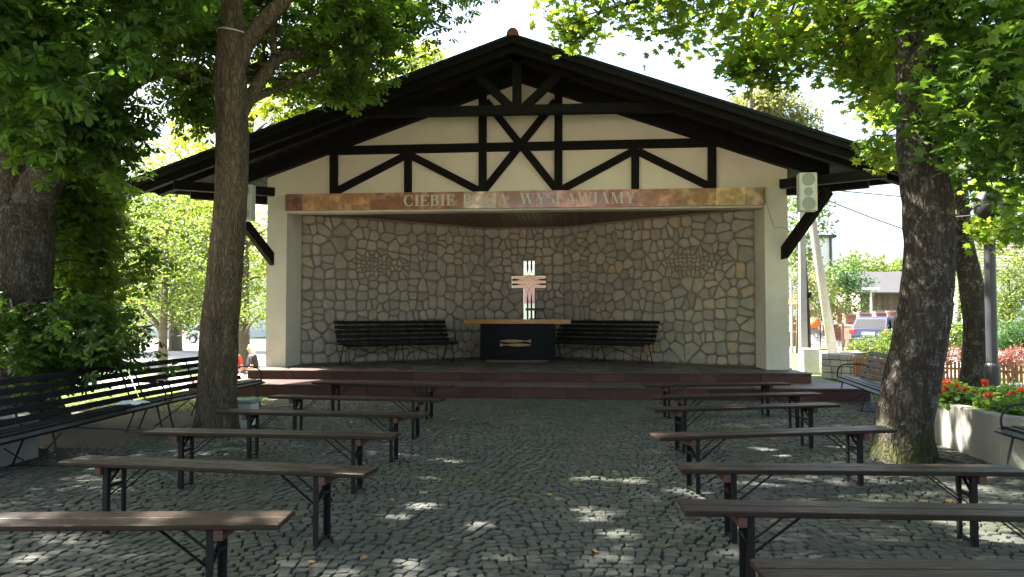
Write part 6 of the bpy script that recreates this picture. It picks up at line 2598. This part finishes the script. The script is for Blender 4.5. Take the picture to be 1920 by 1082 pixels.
# ---------------------------------------------------------------- seated people behind the stage
def person(label, loc, rz, top, legs_m, hair_m, sleeves=.5):
    root = thing('person', label, 'person', loc, rz)
    b = MB()

    def limb(pts, rad):
        b.tube(pts, rad, 10)
        for p_, r_ in zip(pts, rad):
            b.lathe([(r_ * .5, -r_ * .86), (r_ * .87, -r_ * .5), (r_, 0), (r_ * .87, r_ * .5), (r_ * .5, r_ * .86)], p_, 10)
    # seat surface at z = .45, facing -y
    limb([(0, .02, .50), (0, .04, .62), (0, .05, .80), (0, .04, .96)], [.155, .145, .16, .13])
    limb([(-.15, .04, .99), (.15, .04, .99)], [.075, .075])
    for s in (-1, 1):
        limb([(s * .09, .02, .53), (s * .11, -.42, .54), (s * .11, -.44, .10)], [.095, .07, .045])
        limb([(s * .11, -.43, .06), (s * .12, -.60, .035)], [.045, .035])
        limb([(s * .185, .04, .98), (s * .235, .0, .72), (s * .10, -.22, .66)], [.055, .045, .032])
        hx_, hy_, hz_ = s * .06, -.26, .655
        limb([(s * .10, -.22, .66), (hx_, hy_, hz_)], [.03, .034])
        for f_ in range(4):
            fx = -s * (.055 + .0 * f_)
            b.tube([(hx_, hy_ + .02 - f_ * .017, hz_), (hx_ - s * .05, hy_ + .015 - f_ * .017, hz_ + .004), (hx_ - s * (.072 + .006 * (f_ in (1, 2))), hy_ + .012 - f_ * .017, hz_ - .018)], [.010, .009, .007], 6)
        b.tube([(hx_, hy_ + .02, hz_ + .01), (hx_ - s * .025, hy_ + .05, hz_ + .02), (hx_ - s * .045, hy_ + .06, hz_ + .012)], [.011, .010, .008], 6)
    limb([(0, .035, 1.0), (0, .02, 1.12)], [.055, .052])
    b.lathe([(.03, -.115), (.062, -.09), (.076, -.04), (.083, .02), (.078, .07), (.055, .105), (.02, .12)], (0, .0, 1.21), 14)
    b.tube([(0, -.075, 1.225), (0, -.100, 1.195), (0, -.080, 1.185)], [.010, .014, .010], 8)
    for s in (-1, 1):
        b.tube([(s * .080, .01, 1.225), (s * .09, .018, 1.205), (s * .08, .012, 1.18)], [.010, .014, .008], 6)
    b.tube([(-.025, -.074, 1.150), (.025, -.074, 1.150)], .007, 6)
    o = b.build('tmp_body', M['skin'], None)
    md = o.modifiers.new('r', 'REMESH')
    md.mode = 'VOXEL'
    md.voxel_size = .009
    sm = o.modifiers.new('s', 'SMOOTH')
    sm.factor, sm.iterations = .5, 3
    dg_ = bpy.context.evaluated_depsgraph_get()
    me = bpy.data.meshes.new_from_object(o.evaluated_get(dg_))
    bpy.data.objects.remove(o)
    me.materials.clear()
    for m_ in (M['skin'], top, legs_m, M['steel_dark']):
        me.materials.append(m_)
    idx = []
    for p_ in me.polygons:
        c_ = p_.center
        k_ = 0
        arm = abs(c_.x) > .17 and c_.z < 1.0 or (c_.y < -.17 and c_.z > .61)
        if c_.z < .08:
            k_ = 3
        elif c_.z < .615 and not arm:
            k_ = 2
        elif .615 <= c_.z < 1.045 and not (arm and c_.z < 1.0 - .38 * sleeves):
            k_ = 1
        idx.append(k_)
    me.polygons.foreach_set('material_index', idx)
    me.polygons.foreach_set('use_smooth', [True] * len(me.polygons))
    link(bpy.data.objects.new('body', me), root, False)
    t = MB()
    V, F = [], []
    for i in range(9):
        a = math.pi * .95 * i / 8
        for k in range(16):
            ph_ = 2 * math.pi * k / 16
            front = max(0, -math.sin(ph_))
            low_ = 1.0 - .62 * front
            aa = a * low_ * .78
            rr = .098 * math.sin(min(aa, 1.75)) + (.008 * noise.noise(Vector((k, i, 3))))
            zz = 1.225 + .105 * math.cos(aa) - max(0, aa - 1.6) * .10
            V.append((rr * math.cos(ph_), .012 + rr * 1.02 * math.sin(ph_), zz))
    for i in range(8):
        for k in range(16):
            F.append((i * 16 + k, i * 16 + (k + 1) % 16, (i + 1) * 16 + (k + 1) % 16, (i + 1) * 16 + k))
    t.add(V, F)
    h_ = t.build('hair', hair_m, root, False, smooth=True)
    for s in (-1, 1):
        t = MB()
        t.lathe([(.004, -.008), (.009, 0), (.004, .008)], (s * .03, -.071, 1.228), 8)
        t.build('eye', M['steel_dark'], root, False)
    return root


pw = gd(470, 690, 19.6)
sz = -.605
person('seated woman with white hair and black short sleeved top, arms folded in her lap', (pw.x, pw.y, sz), R(-62), M['cloth_black'], M['cloth_blue'], M['hair_white'])
pr2 = gd(436, 690, 19.3)
person('person in a red top and white trousers, mostly hidden behind the slim trunk', (pr2.x, pr2.y, sz), R(40), M['cloth_red'], M['cloth_white'], M['hair_brown'])
sb = thing('low_bench', 'low wooden bench under the two seated people left of the stage', 'bench', (pw.x - .3, pw.y, sz))
t = MB()
t.box((pw.x - .35, pw.y + .06, sz + .405), (2.0, .38, .05), ch=.006)
t.build('seat', M['bench_wood'], sb)
for s in (-1, 1):
    t = MB()
    t.box((pw.x - .35 + s * .8, pw.y + .06, sz + .19), (.08, .32, .38))
    t.build('leg', M['concrete'], sb)

# ---------------------------------------------------------------- small things on the square
bx = gz(454, 803, 0)
ub = thing('utility_box', 'small white concrete box with a greenish lid right of the slim trunk', 'utility box', (bx.x, bx.y, -.02))
t = MB()
t.box((bx.x, bx.y + .12, .15), (.24, .24, .34), ch=.01)
t.build('body', M['concrete_white'], ub)
t = MB()
t.box((bx.x, bx.y + .12, .345), (.29, .29, .045), ch=.008)
t.build('lid', M['box_green'], ub)
pbk = gz(247, 757, .46)
t = MB()
V, F = [], []
for j in range(7):
    for i in range(9):
        V.append((pbk.x - .14 + .28 * i / 8, pbk.y - .1 + .24 * j / 6, .462 + .035 * abs(noise.noise(Vector((i * .7, j * .8, 2)))) + (.02 if 0 < i < 8 and 0 < j < 6 else 0)))
F = [(j * 9 + i, j * 9 + i + 1, (j + 1) * 9 + i + 1, (j + 1) * 9 + i) for j in range(6) for i in range(8)]
t.add(V, F)
cl = t.build('folded_cloth', M['cloth_white'], fix=False)
sol = cl.modifiers.new('t', 'SOLIDIFY')
sol.thickness = .008
tag(cl, 'crumpled white cloth lying on the seat of the long left bench', 'cloth')

# gravel round the slim trunk
b = MB()
for k in range(1500):
    a = random.uniform(0, 2 * math.pi)
    r_ = math.sqrt(random.uniform(.04, 1)) * .66
    x_, y_ = -4.35 + r_ * math.cos(a), 8.85 + r_ * math.sin(a)
    s_ = random.uniform(.008, .02)
    rot = Matrix.Rotation(random.uniform(0, 6), 3, 'Z') @ Matrix.Rotation(random.uniform(0, 1), 3, 'X')
    b.box((x_, y_, -.012 + s_ * .3), (s_ * 1.4, s_, s_ * .8), rot)
tag(b.build('gravel', M['gravel'], fix=False), kind='stuff')

# fallen leaves
pts = []
for k in range(120):
    y_ = random.uniform(3.9, 12.8)
    x_ = random.uniform(-.55 * y_ - .6, .55 * y_ + .2) - .05 * y_
    if -5.2 < x_ < 5.2:
        pts.append((x_, y_, .016))
for px, py in ((612, 833), (608, 850), (880, 905), (800, 912), (945, 924), (1035, 918), (1030, 925), (735, 935), (1105, 885), (870, 902), (1345, 938), (1380, 930), (1300, 968), (1450, 958), (1460, 1050), (640, 902), (1080, 905), (915, 885), (1175, 800)):
    pts.append(tuple(gz(px, py, .016)))
fl = leaf_mesh('fallen_leaves', np.array(pts), .07, 'maple', M['dead_leaf'], None, carved=False, tilt=.22, jitter=.4)
tag(fl, kind='stuff')
# moss and grass tufts in the joints
pts = []
for cx_, cy_, n in [(gz(870, 900, 0).x, gz(870, 900, 0).y, 160), (gz(1200, 905, 0).x, gz(1200, 905, 0).y, 140), (gz(1380, 775, 0).x, gz(1380, 775, 0).y, 160), (gz(480, 850, 0).x, gz(480, 850, 0).y, 160), (gz(400, 895, 0).x, gz(400, 895, 0).y, 140)]:
    for k in range(n):
        pts.append((cx_ + random.gauss(0, .28), cy_ + random.gauss(0, .18), .004))
for k in range(900):
    y_ = random.uniform(4, 13)
    pts.append((random.uniform(-.6 * y_, .55 * y_), y_, .002))
P = np.array(pts)
g_ = leaf_mesh('grass_tufts', P, .035, 'needle', M['grass_blade'], None, carved=False, tilt=1.3)
tag(g_, kind='stuff')


# lawn blades, denser where the lawn is near
def lawn(n, x0, x1, y0, y1, size):
    x_ = rng.uniform(x0, x1, n)
    y_ = rng.uniform(y0, y1, n)
    z_ = np.array([terrain(a, c) for a, c in zip(x_, y_)]) + size * .3
    return np.c_[x_, y_, z_]


def blades(P, size, name='lawn_grass'):
    o = leaf_mesh(name, P, size, 'needle', M['grass_blade'], None, carved=False, tilt=1.5)
    tag(o, kind='stuff')


L1_ = lawn(16000, -13, -5.3, 11.2, 19.5, .09)
L1_ = L1_[(L1_[:, 0] < -7.4) | (L1_[:, 1] < 13.2)]
blades(L1_, .09)
L2_ = lawn(14000, 5.3, 12, 9.6, 15.6, .08)
L2_ = L2_[(L2_[:, 0] - PX) ** 2 + (L2_[:, 1] - PY) ** 2 > 1.9 ** 2]
blades(L2_, .08)
blades(lawn(6000, 4.6, 8.5, 15.6, 19, .08), .08)
print('objects', len(bpy.data.objects))
